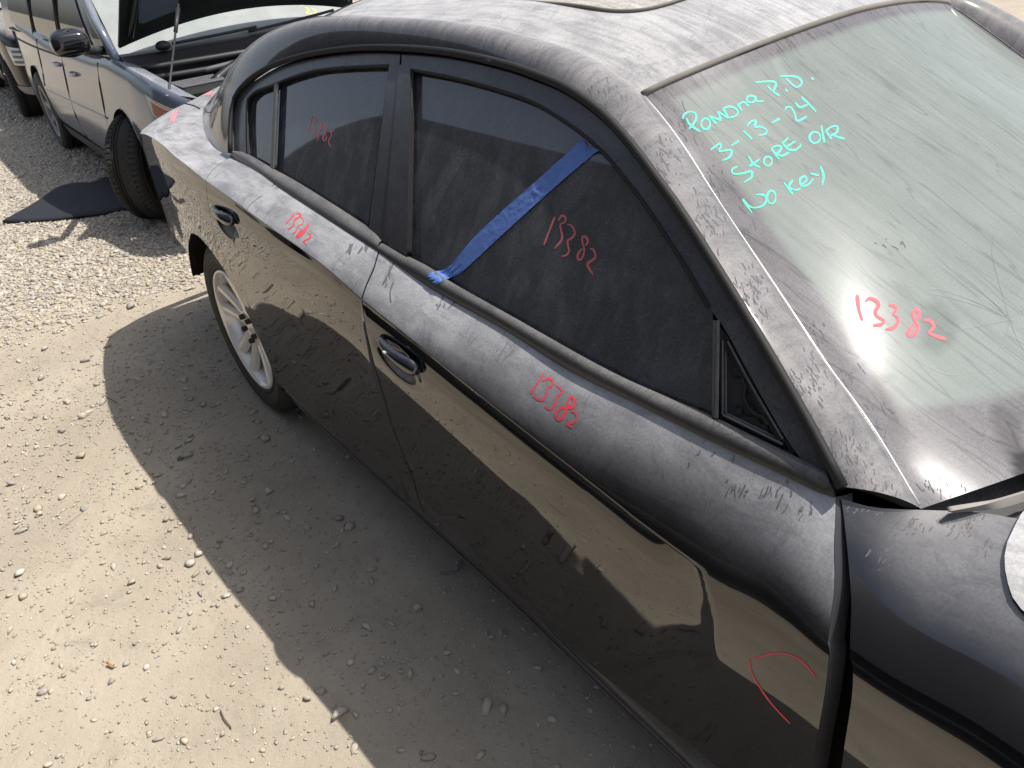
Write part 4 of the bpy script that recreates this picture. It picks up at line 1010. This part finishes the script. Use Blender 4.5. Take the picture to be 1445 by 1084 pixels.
cr_ = .0006 * np.sin(jj * 1.1 + .35 * ii + 2 * vnoise(ii * .35, jj * .6, 5) * 6) * (.4 + .9 * vnoise(ii * .09, jj * .2, 8)) * np.where((ii > 70) | (ii < 18), 1.4, .7)
P = P + cr_[..., None] * np.array([0, -.85, .5])
tape = grid('masking_tape', P, M_TAPE, None, thick=.0006)
tape['label'] = 'crinkled strip of blue masking tape stuck diagonally across the front side window'; tape['category'] = 'tape'

# cowl strip at the foot of the glass
q_ = [onZ(a, b, .985) for a, b in ((1338,722),(1385,713),(1420,703),(1470,688))]; q2_ = [onZ(a, b, .975) for a, b in ((1345,724),(1390,720),(1418,716),(1470,700))]
grid('cowl_strip', np.stack([smooth_curve(q_, 20), smooth_curve(q2_, 20)], 1), M_STRIP, car, thick=.006)

# ---------------------------------------------------------------- generic vehicle shell
def shell(name, xs, sec, mat, parent, y_mid, side, arches=(), z_arch_rows=16, thick=0.0):
    """loft of (halfwidth, z) sections; arches = (cx, cz, r) cut out of the lower edge"""
    rows = []
    for x in xs:
        s = np.array(sec(x), float)
        for (cx, cz, r) in arches:
            dd = r * r - (x - cx) ** 2
            if dd > 0:
                za = cz + math.sqrt(dd)
                if za > s[0, 1]:
                    L = s[:, 1]; k = int(np.searchsorted(L, za)); k = min(max(k, 1), len(s) - 1)
                    hw = np.interp(za, L, s[:, 0]); s[:k + 0] = (hw, za); 
                    s[:k] = np.stack([np.interp(np.linspace(za, s[k, 1], k, endpoint=False), L, np.array(sec(x))[:, 0]), np.linspace(za, s[k, 1], k, endpoint=False)], 1)
        rows.append([(x, y_mid + side * h, z) for h, z in s])
    return grid(name, np.array(rows), mat, parent, thick=thick)
def place_wheel(parent, cx, cy, cz, rr, r_t, width, yaw, spokes=7, m_rim=None, groove=4):
    """one wheel built about the origin, outer face towards -y, then set in place and steered"""
    global car_dummy
    objs = []
    t_ = tyre_mesh('tyre', (0, 0), -width / 2, width, rr, r_t, M_TYRE, None, -1, groove, 60)
    for v_ in t_.data.vertices: pass
    objs.append(t_)
    yf = width / 2
    objs.append(lathe_y('rim', [(rr + .003, -(yf - .008)), (rr - .010, -(yf - .006)), (rr - .02, -(yf - .03)), (rr - .03, -(yf - .12))], (0, 0), m_rim, None, 48))
    objs.append(lathe_y('hub_face', [(0, -(yf - .03)), (.05, -(yf - .03)), (.07, -(yf - .06)), (rr - .03, -(yf - .13))], (0, 0), M_DARK, None, 32))
    for k in range(spokes):
        a = 2 * math.pi * k / spokes + .2; V = []
        for i in range(6):
            t = i / 5; rad = .04 + (rr - .052) * t; wd = .024 + .010 * t; fc = yf - .03 + .012 * t
            for (o_, f_) in ((-wd, -.012), (0, 0), (wd, -.012), (wd, -.035), (-wd, -.035)):
                V.append((rad * math.cos(a) - o_ * math.sin(a), -(fc + f_), rad * math.sin(a) + o_ * math.cos(a)))
        Fc = [(i*5+j, i*5+(j+1) % 5, (i+1)*5+(j+1) % 5, (i+1)*5+j) for i in range(5) for j in range(5)]
        objs.append(mesh('spoke', V, Fc, m_rim, None))
    for o in objs:
        o.parent = parent; o.matrix_parent_inverse = ROOTM[parent.name].inverted(); o.location = (cx, cy, cz); o.rotation_euler = (0, 0, yaw)
    return objs
_tm = tyre_mesh
def tyre_mesh(name, c, y_out, width, r0, r1, mat, parent, sgn=-1, grooves=4, sipes=72):
    """as above but for a wheel modelled about its own centre (no ground flattening)"""
    o = _tm(name, (c[0], c[1] + 5), y_out, width, r0, r1, mat, parent, sgn, grooves, sipes)
    for v in o.data.vertices: v.co.z -= 5
    return o

# ---------------------------------------------------------------- grey minivan, bonnet up
VY = .47; VW = .985                                   # centre line, half width
van = root('minivan', (-4.3, VY, 0), 'steel grey minivan with its hood propped open behind the black sedan', 'minivan')
GREF[0] = np.array([-4.3, VY, .7])
M_VAN = dusty('steel_grey_paint', (.13, .16, .21), dust=(.45, .45, .48), lo_=.3, hi_=1.0, amount=.35, rough=.12, ior=1.45, floor_=.01, metal=.25, scribble=.1)
M_VGL = glass_mat('minivan_side_glass', (.05, .055, .055), (.35, .36, .36), .04, .14, (.05, .05, .05))
vplan = pch([-7.0, -6.8, -6.3, -5, -3, -2.5, -2.2, -2.0, -1.88, -1.80], [.55, .86, .955, .985, .985, .985, .97, .925, .83, .45])
vbelt = pch([-7, -5.5, -4.4, -3.4, -2.9, -2.5, -2.2, -1.98, -1.8], [1.10, 1.06, 1.00, 1.00, 1.02, 1.0, .965, .905, .80])
def vsec(x):
    h = float(vplan(x)); b = float(vbelt(x)); z0 = .27
    return [(h - .05, z0), (h - .015, z0 + .06), (h, .42), (h + .004, .55), (h - .002, .64), (h - .016, .74), (h - .036, b - .12), (h - .052, b - .05), (h - .066, b - .015), (h - .085, b)]
vx = np.concatenate([np.linspace(-7, -6.2, 12), np.linspace(-6.15, -5.2, 34), np.linspace(-5.15, -3.2, 26), np.linspace(-3.15, -2.3, 36), np.linspace(-2.27, -1.8, 22)])
FWX, RWX = -2.78, -5.72
def dense(f, n=34):
    def g(x): return smooth_curve(np.array(f(x)), n)
    return g
vs = dense(vsec)
for sd in (-1, 1):
    shell('body_side', vx, vs, M_VAN, van, VY, sd, [(FWX, .36, .385), (RWX, .36, .385)])
# shut lines
def vpt(x, z, out=.002, sd=-1):
    s = vs(x); return (x, VY + sd * (np.interp(z, s[:, 1], s[:, 0]) + out), z)
for xs_, zs_ in (([-3.28, -3.26, -3.24, -3.22, -3.2], [.33, .5, .7, .85, .98]), ([-4.32, -4.34, -4.34, -4.33, -4.32], [.33, .5, .7, .85, .98]), ([-5.35, -5.30, -5.25, -5.22, -5.2], [.62, .7, .8, .9, 1.0])):
    tube('shut_line', [vpt(a, b) for a, b in zip(xs_, zs_)], .004, M_DARK, van, 6)
tube('side_crease', [vpt(x, .60 + .02 * (x + 5), .001) for x in np.linspace(-5.3, -3.2, 30)], .006, M_VAN, van, 6)
tube('slide_rail', [vpt(x, .93, .001) for x in np.linspace(-6.5, -4.4, 12)], .008, M_DARK, van, 6)
tube('bumper_seam', [vpt(x, z, .001) for x, z in ((-2.37, .50), (-2.28, .58), (-2.18, .66), (-2.06, .71))], .004, M_DARK, van, 6)
# sill trim
P = np.array([[(x, VY - float(vplan(x)) + .02 + .03 * t, .30 - .10 * t) for t in (0, .5, 1)] for x in np.linspace(-5.3, -3.2, 20)]); grid('sill', P, M_PLAST, van)
# upper body: pillars and side glass on a leaning surface
def vup(x, z, out=0, sd=-1):
    h = z - 1.0; return (x, VY + sd * (.905 - .10 * h - .30 * h * h + out - .06 * max(0, (x + 3.4)) ** 1.0), z)
def vpoly(name, quad, mat, out, parent=van, n=10, sd=-1):
    a, b, c, d = [np.array(q, float) for q in quad]; P = np.zeros((n, n, 3))
    for i in range(n):
        for j in range(n):
            u, v_ = i/(n-1), j/(n-1); p = (a*(1-u)+b*u)*(1-v_) + (d*(1-u)+c*u)*v_; P[i, j] = vup(p[0], p[1], out, sd)
    return grid(name, P, mat, parent)
for sd in (-1, 1):
    vpoly('upper_side', [(-7.0, .98), (-2.86, .98), (-4.0, 1.66), (-6.7, 1.66)], M_VAN, -.004, sd=sd, n=24)
    wf = vpoly('door_window', [(-4.26, 1.02), (-3.30, 1.03), (-3.86, 1.50), (-4.24, 1.54)], M_VGL, .004, sd=sd)
    vpoly('sliding_door_window', [(-5.30, 1.04), (-4.40, 1.02), (-4.40, 1.55), (-5.28, 1.56)], M_VGL, .004, sd=sd)
    vpoly('rear_window', [(-6.5, 1.06), (-5.44, 1.04), (-5.42, 1.56), (-6.4, 1.56)], M_VGL, .004, sd=sd)
    vpoly('quarter_window', [(-3.22, 1.03), (-2.96, 1.02), (-3.40, 1.30), (-3.44, 1.30)], M_VGL, .004, sd=sd)
    for x0_, x1_ in ((-4.30, -4.36), (-5.36, -5.40)): tube('window_pillar_trim', [vup(x0_, z, .006, sd) for z in (1.0, 1.3, 1.6)], .018, M_DARK, van, 6)
    tube('belt_strip', [vup(x, 1.005, .008, sd) for x in np.linspace(-6.6, -2.95, 30)], .010, M_DARK, van, 6)
    tube('a_pillar', [vup(x, z, .0, sd) for x, z in ((-2.88, 1.0), (-3.2, 1.22), (-3.6, 1.46), (-3.95, 1.64))], .030, M_VAN, van, 8)
P = np.zeros((24, 21, 3))
for i in range(24):
    for j in range(21):
        u = -1 + j / 10; t = i / 23; x = -3.95 - 2.9 * t; P[i, j] = (x, VY + u * .76, 1.66 + .12 * (1 - u * u))
grid('roof', P, M_VAN, van)
P = np.array([[(-6.98, VY + u * .86, z) for z in (.3, .7, 1.1, 1.66)] for u in (-1, -.5, 0, .5, 1)]); grid('tailgate', P, M_VAN, van)
# windscreen
M_VWS = glass_mat('minivan_windscreen', (.20, .225, .215), (.46, .48, .47), .55, .75, (.10, .12, .12), streak=(6, 6, 6))  # pale body and heavy film paint in the sky's reflection
P = np.zeros((24, 31, 3))
for i in range(24):
    for j in range(31):
        u = -1 + j / 15; t = i / 23; P[i, j] = (-2.94 - 1.02 * t + .13 * (1 - u * u), VY + u * (.84 - .11 * t), 1.03 + .62 * t + .0 * u)
vws = grid('windscreen', P, M_VWS, van)
# cowl tray, wipers
P = np.zeros((10, 31, 3))
for i in range(10):
    for j in range(31):
        u = -1 + j / 15; t = i / 9; bow = .13 * (1 - u * u)
        P[i, j] = (-2.93 + bow + .16 * t, VY + u * .85, 1.035 - .02 * t - (.075 if t > .45 else 0) * (t - .3))
grid('cowl_tray', P, M_PLAST, van)
for (u0, u1, dz) in ((-.62, .05, .03), (-.02, .80, .04)):
    pts = [(-2.92 + .13 * (1 - u * u) - .012, VY + u * .84, 1.055 + dz * abs(u - u0)) for u in np.linspace(u0, u1, 12)]
    tube('wiper_arm', pts, .010, M_PLAST, van, 6)
bm = bmesh.new(); bmesh.ops.create_uvsphere(bm, u_segments=14, v_segments=8, radius=.038); bmesh.ops.scale(bm, vec=(1, 1.3, .8), verts=bm.verts); bmesh.ops.translate(bm, vec=(-2.78, VY - .60, 1.06), verts=bm.verts); bm_obj('wiper_pivot', bm, M_PLAST, van, True)
# engine bay
M_BAY = simple('engine_bay_black', (.012, .012, .013), .45, bump=.4, bscale=60)
M_GRY = simple('dusty_grey_plastic', (.13, .13, .14), .45, var=.4)
box('bay_floor', (-2.85, VY - .82, .50), (-1.95, VY + .82, .56), M_DARK, van)
box('firewall', (-2.80, VY - .80, .5), (-2.74, VY + .80, .98), M_BAY, van, .01)
for k in range(3): tube('firewall_rib', [(-2.62 + .05 * k + .10 * (1 - u * u), VY + u * .78, .97 - .055 * k) for u in np.linspace(-1, 1, 20)], .020, M_PLAST, van, 8)
box('engine_cover', (-2.55, VY - .30, .74), (-2.10, VY + .34, .86), M_BAY, van, .04)
for k in range(6): box('cover_rib', (-2.50 + .06 * k, VY - .26, .86), (-2.475 + .06 * k, VY + .28, .873), M_GRY, van, .004)
box('air_box', (-2.50, VY - .74, .72), (-2.16, VY - .42, .88), M_BAY, van, .03)
for k in range(5): box('air_box_rib', (-2.46 + .055 * k, VY - .72, .88), (-2.435 + .055 * k, VY - .44, .892), M_GRY, van, .004)
box('battery', (-2.48, VY + .42, .70), (-2.16, VY + .70, .88), M_GRY, van, .02)
tube('intake_hose', smooth_curve([(-2.3, VY - .5, .87), (-2.45, VY - .25, .93), (-2.6, VY + .1, .93), (-2.55, VY + .5, .90)], 20), .028, M_BAY, van, 10)
tube('strut_brace', smooth_curve([(-2.62, VY - .80, .90), (-2.5, VY - .45, .915), (-2.45, VY, .95), (-2.5, VY + .6, .96)], 20), .018, M_GRY, van, 8)
box('radiator_support', (-2.02, VY - .70, .74), (-1.94, VY + .70, .80), M_GRY, van, .012)
tube('latch_bracket', [(-1.98, VY - .62, .80), (-1.98, VY - .60, .84), (-1.96, VY - .52, .84)], .012, M_CHR, van, 6)
# inner fender ledges
for sd in (-1, 1):
    P = np.array([[(x, VY + sd * (float(vplan(x)) - .085 - .10 * t), float(vbelt(x)) - .035 * t) for t in (0, .3, 1)] for x in np.linspace(-2.9, -1.95, 20)]); grid('fender_ledge', P, M_VAN, van)
# headlamps
M_LENS = simple('clear_lens', (.55, .58, .56), .12, .2); M_AMB = simple('amber_reflector', (.42, .20, .13), .25)
for sd in (-1, 1):
    def hp(x, z, o=.006): s = vs(x); return (x, VY + sd * (np.interp(z, s[:, 1], s[:, 0]) + o), z)
    def patch(name, quad, mat, o):
        a, b, c, d = [np.array(q, float) for q in quad]; P = np.zeros((12, 8, 3))
        for i in range(12):
            for j in range(8):
                u, v_ = i/11, j/7; p = (a*(1-u)+b*u)*(1-v_) + (d*(1-u)+c*u)*v_; P[i, j] = hp(p[0], p[1], o)
        return grid(name, P, mat, van, thick=.004)
    hl = patch('headlight', [(-2.14, .785), (-1.87, .68), (-1.83, .79), (-2.22, .895)], M_LENS, .006)
    patch('amber_marker', [(-2.12, .795), (-1.97, .75), (-1.96, .81), (-2.14, .865)], M_AMB, .012)
# front bumper across the nose
P = np.zeros((16, 31, 3)); s_ = vs(-1.8)
for i in range(16):
    for j in range(31):
        u = -1 + j / 15; k = i / 15 * (len(s_) - 1); hw = np.interp(k, np.arange(len(s_)), s_[:, 0]); z = np.interp(k, np.arange(len(s_)), s_[:, 1])
        P[i, j] = (-1.80 + .07 * (1 - u * u), VY + u * hw, z)
grid('front_bumper', P, M_VAN, van)
# door mirror
def pod(name, c, sx, sy, sz, mat, parent, p=3.2, n=22):
    V = []; Fc = []
    for i in range(n + 1):
        a = -math.pi/2 + math.pi * i / n
        for j in range(2*n):
            b = 2*math.pi*j/(2*n); f = lambda t: copysign(abs(t) ** (2 / p), t)
            V.append((c[0] + sx*f(math.cos(a))*f(math.cos(b)), c[1] + sy*f(math.cos(a))*f(math.sin(b)), c[2] + sz*f(math.sin(a))*(1 - .12 * f(math.cos(b)))))
    for i in range(n):
        for j in range(2*n): j2 = (j+1) % (2*n); Fc.append((i*2*n+j, i*2*n+j2, (i+1)*2*n+j2, (i+1)*2*n+j))
    return mesh(name, V, Fc, mat, parent)
M_MIR = simple('gloss_black_cap', (.008, .008, .010), .08, ior=1.7)
mc = onY(99, 61, -.66)
mir = pod('door_mirror', mc, .062, .105, .070, M_MIR, van)
tube('mirror_arm', [mc + np.array([0, .08, -.05]), vup(-3.15, 1.05, 0)], .028, M_PLAST, van, 8)
# door handles
for x, z in ((-3.98, .84), (-4.52, .86)):
    a = np.array(vpt(x, z, .0)); pts = [a + np.array([t * .16 - .08, -.03 * math.sin(math.pi * t) ** .5, .004 * t]) for t in np.linspace(0, 1, 12)]
    tube('door_handle', pts, .014, M_CHR, van, 8)
# opened bonnet on its prop
th = R(56); HX, HZ = -2.93, 1.06; P = np.zeros((22, 33, 3)); BW = .84
def bon(u, r, drop_=0):
    cu = .05 * (1 - u * u); wdt = BW * (1 - .20 * (r / 1.05))
    return np.array([HX + r * math.cos(th) - (cu - drop_) * math.sin(th), VY + u * wdt, HZ + r * math.sin(th) + (cu - drop_) * math.cos(th)])
for i in range(22):
    for j in range(33):
        u = -1 + j / 16; r0_ = .03 + .10 * (1 - u * u); r1_ = 1.02 - .20 * u * u; P[i, j] = bon(u, r0_ + (r1_ - r0_) * i / 21)
GREF[0] = np.array([-1.5, VY, .6])
bon_o = grid('bonnet', P, M_VAN, van, thick=.014)
M_UND = simple('bonnet_underside', (.022, .026, .024), .35, .2, bump=.2, bscale=30, var=.4)
P2 = P.copy() + np.array([math.sin(th), 0, -math.cos(th)]) * .022; ii, jj = np.meshgrid(np.linspace(0, 1, 22), np.linspace(-1, 1, 33), indexing='ij')
rel = .018 * (np.cos(jj * 9) > -.2) * (np.abs(jj) < .86) * (ii > .12) * (ii < .9)
P2 += rel[..., None] * -np.array([math.sin(th), 0, -math.cos(th)]); GREF[0] = np.array([-4.6, VY, 2.2])
grid('bonnet_lining', P2, M_UND, bon_o)
for u in (-.93, .93): tube('bonnet_stiffener', [bon(u * (1 - .15 * t), .12 + .8 * t, .045) for t in np.linspace(0, 1, 10)], .020, M_UND, bon_o, 8)
for u in (-.6, -.2, .3, .75): tube('bump_stop', [bon(u, .62, .03), bon(u, .62, .055)], .014, M_GRY, bon_o, 8)
GREF[0] = np.array([1.4, 0, .6])
pr0 = np.array([-1.99, VY - .80 + .08, .80]); pr0 = onX(238, 133, -2.02); pr1 = onX(252, 6, -2.50)
tube('prop_rod', [pr0, pr0 * .99 + pr1 * .01, pr1], .0065, M_PLAST, van, 8); tube('prop_grip', [pr0 * .32 + pr1 * .68, pr0 * .05 + pr1 * .95], .012, M_PLAST, van, 8)
tube('prop_bracket', [pr0 + np.array([0, 0, -.06]), pr0], .018, M_CHR, van, 6)
M_VRIM = simple('grey_alloy', (.22, .22, .23), .35, .6, var=.15)
place_wheel(van, FWX - .06, VY - .90, .352, .225, .345, .235, R(-42), 7, M_VRIM)
place_wheel(van, RWX, VY - .865, .352, .225, .345, .235, 0, 7, M_VRIM)
for x_, yw in ((FWX, R(-33)), (RWX, 0)): place_wheel(van, x_, VY + .865, .352, .225, .345, .235, math.pi + yw, 7, M_VRIM)
for x_ in (FWX, RWX):
    for sd in (-1, 1):
        P = np.array([[(x_ + .39 * math.cos(a), VY + sd * (.97 - .30 * t), .36 + .39 * math.sin(a)) for t in (0, 1)] for a in np.linspace(-.2, math.pi + .2, 30)]); grid('arch_liner', P, M_DARK, van)
box('underbody', (-6.7, VY - .68, .20), (-2.1, VY + .68, .30), M_DARK, van); box('cabin_dark', (-6.7, VY - .80, .3), (-3.1, VY + .80, .98), M_DARK, van)
for cy_ in (-.42, .42): box('seat', (-4.35, VY + cy_ - .25, .95), (-4.15, VY + cy_ + .25, 1.50), M_INNER, van, .05)
strokes('yellow_marking', [[(430,10),(436,14),(432,18),(440,20)], [(440,12),(446,16),(442,22)], [(424,8),(430,6)]], (0, 0), 1, 2.0, ink('yellow_marker', (.6, .55, .12)), bvh_of([vws]), vws)
van_marks = None

# ---------------------------------------------------------------- dark SUV behind the minivan
suv = root('suv', (-9.4, .45, 0), 'black SUV at the far left edge, standing behind the grey minivan', 'suv')
SY = .46; GREF[0] = np.array([-9.4, SY, .8])
M_SUV = dusty('black_suv_paint', (.006, .006, .007), dust=(.42, .40, .38), lo_=.5, hi_=1.0, amount=.7, rough=.08, ior=1.25, floor_=.005)
splan = pch([-11.8, -11.2, -10, -8, -7.5, -7.2, -7.02, -6.93], [.80, .94, .96, .96, .95, .90, .76, .45])
sbelt = pch([-11.8, -9.5, -8.3, -7.6, -7.2, -6.93], [1.08, 1.08, 1.04, .97, .90, .80])
def ssec(x):
    h = float(splan(x)); b = float(sbelt(x))
    return [(h - .06, .30), (h - .01, .38), (h, .55), (h, .68), (h - .012, b - .12), (h - .03, b - .05), (h - .08, b - .01), (h - .14, b)]
ss = dense(ssec, 30); sx_ = np.concatenate([np.linspace(-11.8, -8.4, 30), np.linspace(-8.38, -7.35, 36), np.linspace(-7.33, -6.93, 20)])
for sd in (-1, 1): shell('body_side', sx_, ss, M_SUV, suv, SY, sd, [(-7.86, .38, .40), (-10.7, .38, .40)])
P = np.zeros((20, 25, 3))
for i in range(20):
    x = -8.35 + i / 19 * 1.42; hw = ss(x)[-1, 0]; zb = ss(x)[-1, 1]
    for j in range(25): u = -1 + j / 12; P[i, j] = (x + .05 * (1-u*u) * (i / 19), SY + u * hw, zb + .05 * (1 - u * u) + .012 * math.cos(u * 7) * (abs(u) < .9))
grid('hood', P, M_SUV, suv)
P = np.zeros((16, 25, 3)); s_ = ss(-6.93)
for i in range(16):
    for j in range(25):
        u = -1 + j / 12; k = i / 15 * (len(s_) - 1); P[i, j] = (-6.93 + .06 * (1-u*u), SY + u * np.interp(k, np.arange(len(s_)), s_[:, 0]), np.interp(k, np.arange(len(s_)), s_[:, 1]))
grid('front_bumper', P, M_SUV, suv)
M_SWS = glass_mat('suv_windscreen', (.22, .24, .22), (.42, .44, .41), .35, .6, (.08, .09, .09), streak=(6, 6, 6))
P = np.zeros((20, 25, 3))
for i in range(20):
    for j in range(25):
        u = -1 + j / 12; t = i / 19; P[i, j] = (-8.42 - .75 * t + .14 * (1-u*u), SY + u * (.80 - .10 * t), 1.06 + .55 * t)
sws = grid('windscreen', P, M_SWS, suv); tube('wiper_blade', [(-8.40 + .14 * (1-u*u), SY + u * .8, 1.075) for u in np.linspace(-.95, .9, 20)], .016, M_PLAST, suv, 6)
box('roof', (-11.6, SY - .68, 1.60), (-9.15, SY + .68, 1.72), M_SUV, suv, .05)
for sd in (-1, 1):
    P = np.array([[(x if z < 1.3 or x < -9 else min(x, -8.5 - (z - 1.06) * 1.2), SY + sd * (.80 - .22 * (z - 1.06)), z) for z in np.linspace(1.05, 1.6, 6)] for x in np.linspace(-11.7, -8.5, 12)]); grid('side_glass', P, M_VGL, suv)
def spatch(name, quad, mat, o, parent=suv):
    a, b, c, d = [np.array(q, float) for q in quad]; P = np.zeros((12, 8, 3))
    for i in range(12):
        for j in range(8):
            u, v_ = i/11, j/7; p = (a*(1-u)+b*u)*(1-v_) + (d*(1-u)+c*u)*v_; s = ss(p[0]); P[i, j] = (p[0], SY - (np.interp(p[1], s[:, 1], s[:, 0]) + o), p[1])
    return grid(name, P, mat, parent, thick=.004)
sh = spatch('headlight', [(-7.22, .62), (-6.97, .60), (-6.97, .76), (-7.30, .80)], M_LENS, .008)
for k in range(3): spatch('light_bar', [(-7.18, .635 + .05*k), (-6.99, .625 + .05*k), (-6.99, .65 + .05*k), (-7.19, .66 + .05*k)], M_GRY, .014, sh)
box('grille', (-6.92, SY - .45, .58), (-6.86, SY + .45, .80), M_DARK, suv, .01)
for k in range(4): box('grille_bar', (-6.87, SY - .44, .60 + .05 * k), (-6.855, SY + .44, .615 + .05 * k), M_CHR, suv, .003)
spatch('bumper_reflection', [(-7.42, .31), (-6.97, .31), (-6.97, .40), (-7.40, .40)], M_STRIP, .010)  # tan patch painting the ground's reflection onto the lower bumper
place_wheel(suv, -7.86, SY - .84, .372, .25, .365, .245, R(-6), 5, M_VRIM); place_wheel(suv, -10.7, SY - .84, .372, .25, .365, .245, 0, 5, M_VRIM)
place_wheel(suv, -7.86, SY + .84, .372, .25, .365, .245, math.pi, 5, M_VRIM); place_wheel(suv, -10.7, SY + .84, .372, .25, .365, .245, math.pi, 5, M_VRIM)
box('underbody', (-11.6, SY - .78, .28), (-7.2, SY + .78, .5), M_DARK, suv); box('cabin_dark', (-11.6, SY - .84, .5), (-8.4, SY + .84, 1.03), M_DARK, suv)
strokes('marker_writing', [[(3, 8), (1, 13), (7, 12)], [(6, 7), (7, 15)], [(10, 7), (11, 14)]], (0, 0), 1, 1.0, M_PINK, bvh_of([sws]), sws, label='faint pink 41 on the windscreen')
GREF[0] = np.array([1.4, 0, .6])

# ---------------------------------------------------------------- floor mat on the gravel
mp = [(3,313),(30,298),(55,283),(84,264),(108,259),(132,258),(150,250),(166,262),(186,290),(165,298),(140,303),(100,308),(62,312),(30,313)]
mpt = np.array([onZ(a, b, .02) for a, b in mp]); cen = mpt.mean(0); V = []; Fc = []; n_ = 56
out_ = smooth_curve(np.vstack([mpt, mpt[:1]]), n_ + 1)[:-1]; rings = 9
for k in range(rings):
    t = 1 - k / rings
    for p in out_:
        q = cen + (p - cen) * t; V.append((q[0], q[1], .022 + .010 * float(fbm(np.array([q[0]]), np.array([q[1]]), 5, 2, 4)[0]) + (.006 if k > 0 else 0)))
V.append((cen[0], cen[1], .035))
for k in range(rings - 1):
    for i in range(n_): i2 = (i + 1) % n_; Fc.append((k*n_+i, k*n_+i2, (k+1)*n_+i2, (k+1)*n_+i))
for i in range(n_): Fc.append(((rings-1)*n_+i, (rings-1)*n_+(i+1) % n_, rings*n_))
M_MAT = simple('black_mat', (.012, .014, .022), .75, bump=.6, bscale=350, var=.2)
mt = mesh('floor_mat', V, Fc, M_MAT); 
if mt.data.polygons[0].normal.z < 0: mt.data.flip_normals()
so = mt.modifiers.new('thickness', 'SOLIDIFY'); so.thickness = .014; so.offset = -1
mt['label'] = 'flat black mat lying on the gravel beside the minivan front wheel'; mt['category'] = 'mat'

# small litter on the dirt
def ring_thing(p, r, t, mat, name, lab, cat, tilt=.15):
    c = onZ(p[0], p[1], .006); prof = [(r*.45, -t), (r, -t), (r, t), (r*.45, t), (r*.45, -t)]; V = []; Fc = []
    for i in range(24):
        a = 2*math.pi*i/24
        for q in prof[:4]: V.append((c[0] + q[0]*math.cos(a), c[1] + q[0]*math.sin(a), c[2] + .003 + q[1] + tilt * q[0] * math.cos(a)))
    for i in range(24):
        i2 = (i+1) % 24
        for j in range(4): j2 = (j+1) % 4; Fc.append((i*4+j, i2*4+j, i2*4+j2, i*4+j2))
    o = mesh(name, V, Fc, mat, None, False); o['label'] = lab; o['category'] = cat
ring_thing((255, 647), .013, .002, simple('dull_steel', (.12, .13, .14), .5, .6), 'washer', 'dull steel washer lying in the shaded dirt below the rear wheel', 'washer')
c_ = onZ(156, 937, .012); tube('cigarette_butt', [c_ + np.array([-.012, -.006, 0]), c_ + np.array([.012, .006, .002])], .004, simple('filter_paper', (.55, .30, .12), .8), None, 8)
o = bpy.data.objects['cigarette_butt']; o['label'] = 'orange cigarette butt among the stones near the bottom left'; o['category'] = 'cigarette butt'
def twig(pts, r, name, lab, cat, mat):
    P_ = smooth_curve([onZ(a, b, .010) for a, b in pts], 14); o = tube(name, P_, r, mat, None, 6); o['label'] = lab; o['category'] = cat
M_TWG = simple('dry_twig', (.12, .085, .05), .9)
twig([(311, 1002), (316, 1014), (324, 1024), (326, 1028)], .0016, 'twig', 'thin dry twig on the sunlit dirt near the bottom edge', 'twig', M_TWG)
twig([(144, 556), (152, 561), (166, 568)], .0018, 'twig', 'short dark twig on the shadow edge beside the gravel', 'twig', M_TWG)
M_SHR = simple('blue_grey_plastic', (.16, .17, .20), .5)
twig([(621, 808), (645, 806), (655, 785), (660, 775)], .004, 'plastic_strip', 'bent grey plastic strip on the dirt against the front door sill', 'plastic strip', M_SHR)
twig([(85, 747), (100, 735), (118, 722)], .0006, 'wire', 'thin bent wire lying on the sunlit dirt at left', 'wire', M_TWG)

# ---------------------------------------------------------------- box truck parked opposite (seen in the reflections)
trk = root('box_truck', (-.6, -3.7, 0), 'dark grey box truck parked opposite, mirrored in the black sedan windows', 'truck')
GREF[0] = np.array([-.6, -3.8, 1.6])
M_TRK = simple('dark_grey_panels', (.055, .06, .07), .6, bump=.1, bscale=20, var=.25)
TY = -2.80; bx0, bx1 = -4.8, 4.2; ztop = 3.12; nP = 5
tp = []
for x in np.linspace(bx0, bx1, 80):
    k = np.clip((x - bx0) / 1.6, 0, 1); tp.append((x, .85 + (ztop - .85) * (1 - (1 - k) ** 2.2) ** .5 if k < 1 else ztop))
for r_ in range(nP):
    P = np.zeros((80, 6, 3))
    for i, (x, zt) in enumerate(tp):
        for j in range(6):
            f = (r_ + j / 5 * .997) / nP; P[i, j] = (x, TY - .002 * (abs(j / 5 - .5) > .45), .80 + (zt - .80) * f)
    grid('side_panel', P, M_TRK, trk, thick=.02)
P = np.array([[(x, y, zt - .01) for y in (TY - .01, TY - 1.2, TY - 2.3)] for x, zt in tp]); grid('roof', P, M_TRK, trk)
box('chassis', (bx0 + .5, TY - 2.1, .42), (bx1, TY - .25, .78), M_DARK, trk, .02)
for x_ in (-3.2, 3.0): place_wheel(trk, x_, TY - .18, .42, .26, .415, .26, math.pi, 6, M_VRIM, 3)
for x_ in (-3.2, 3.0): place_wheel(trk, x_, TY - 2.1, .42, .26, .415, .26, 0, 6, M_VRIM, 3)
GREF[0] = np.array([1.4, 0, .6])
for o in COL.objects:                                    # readings written while building
    if o.get('label') == '': del o['label']
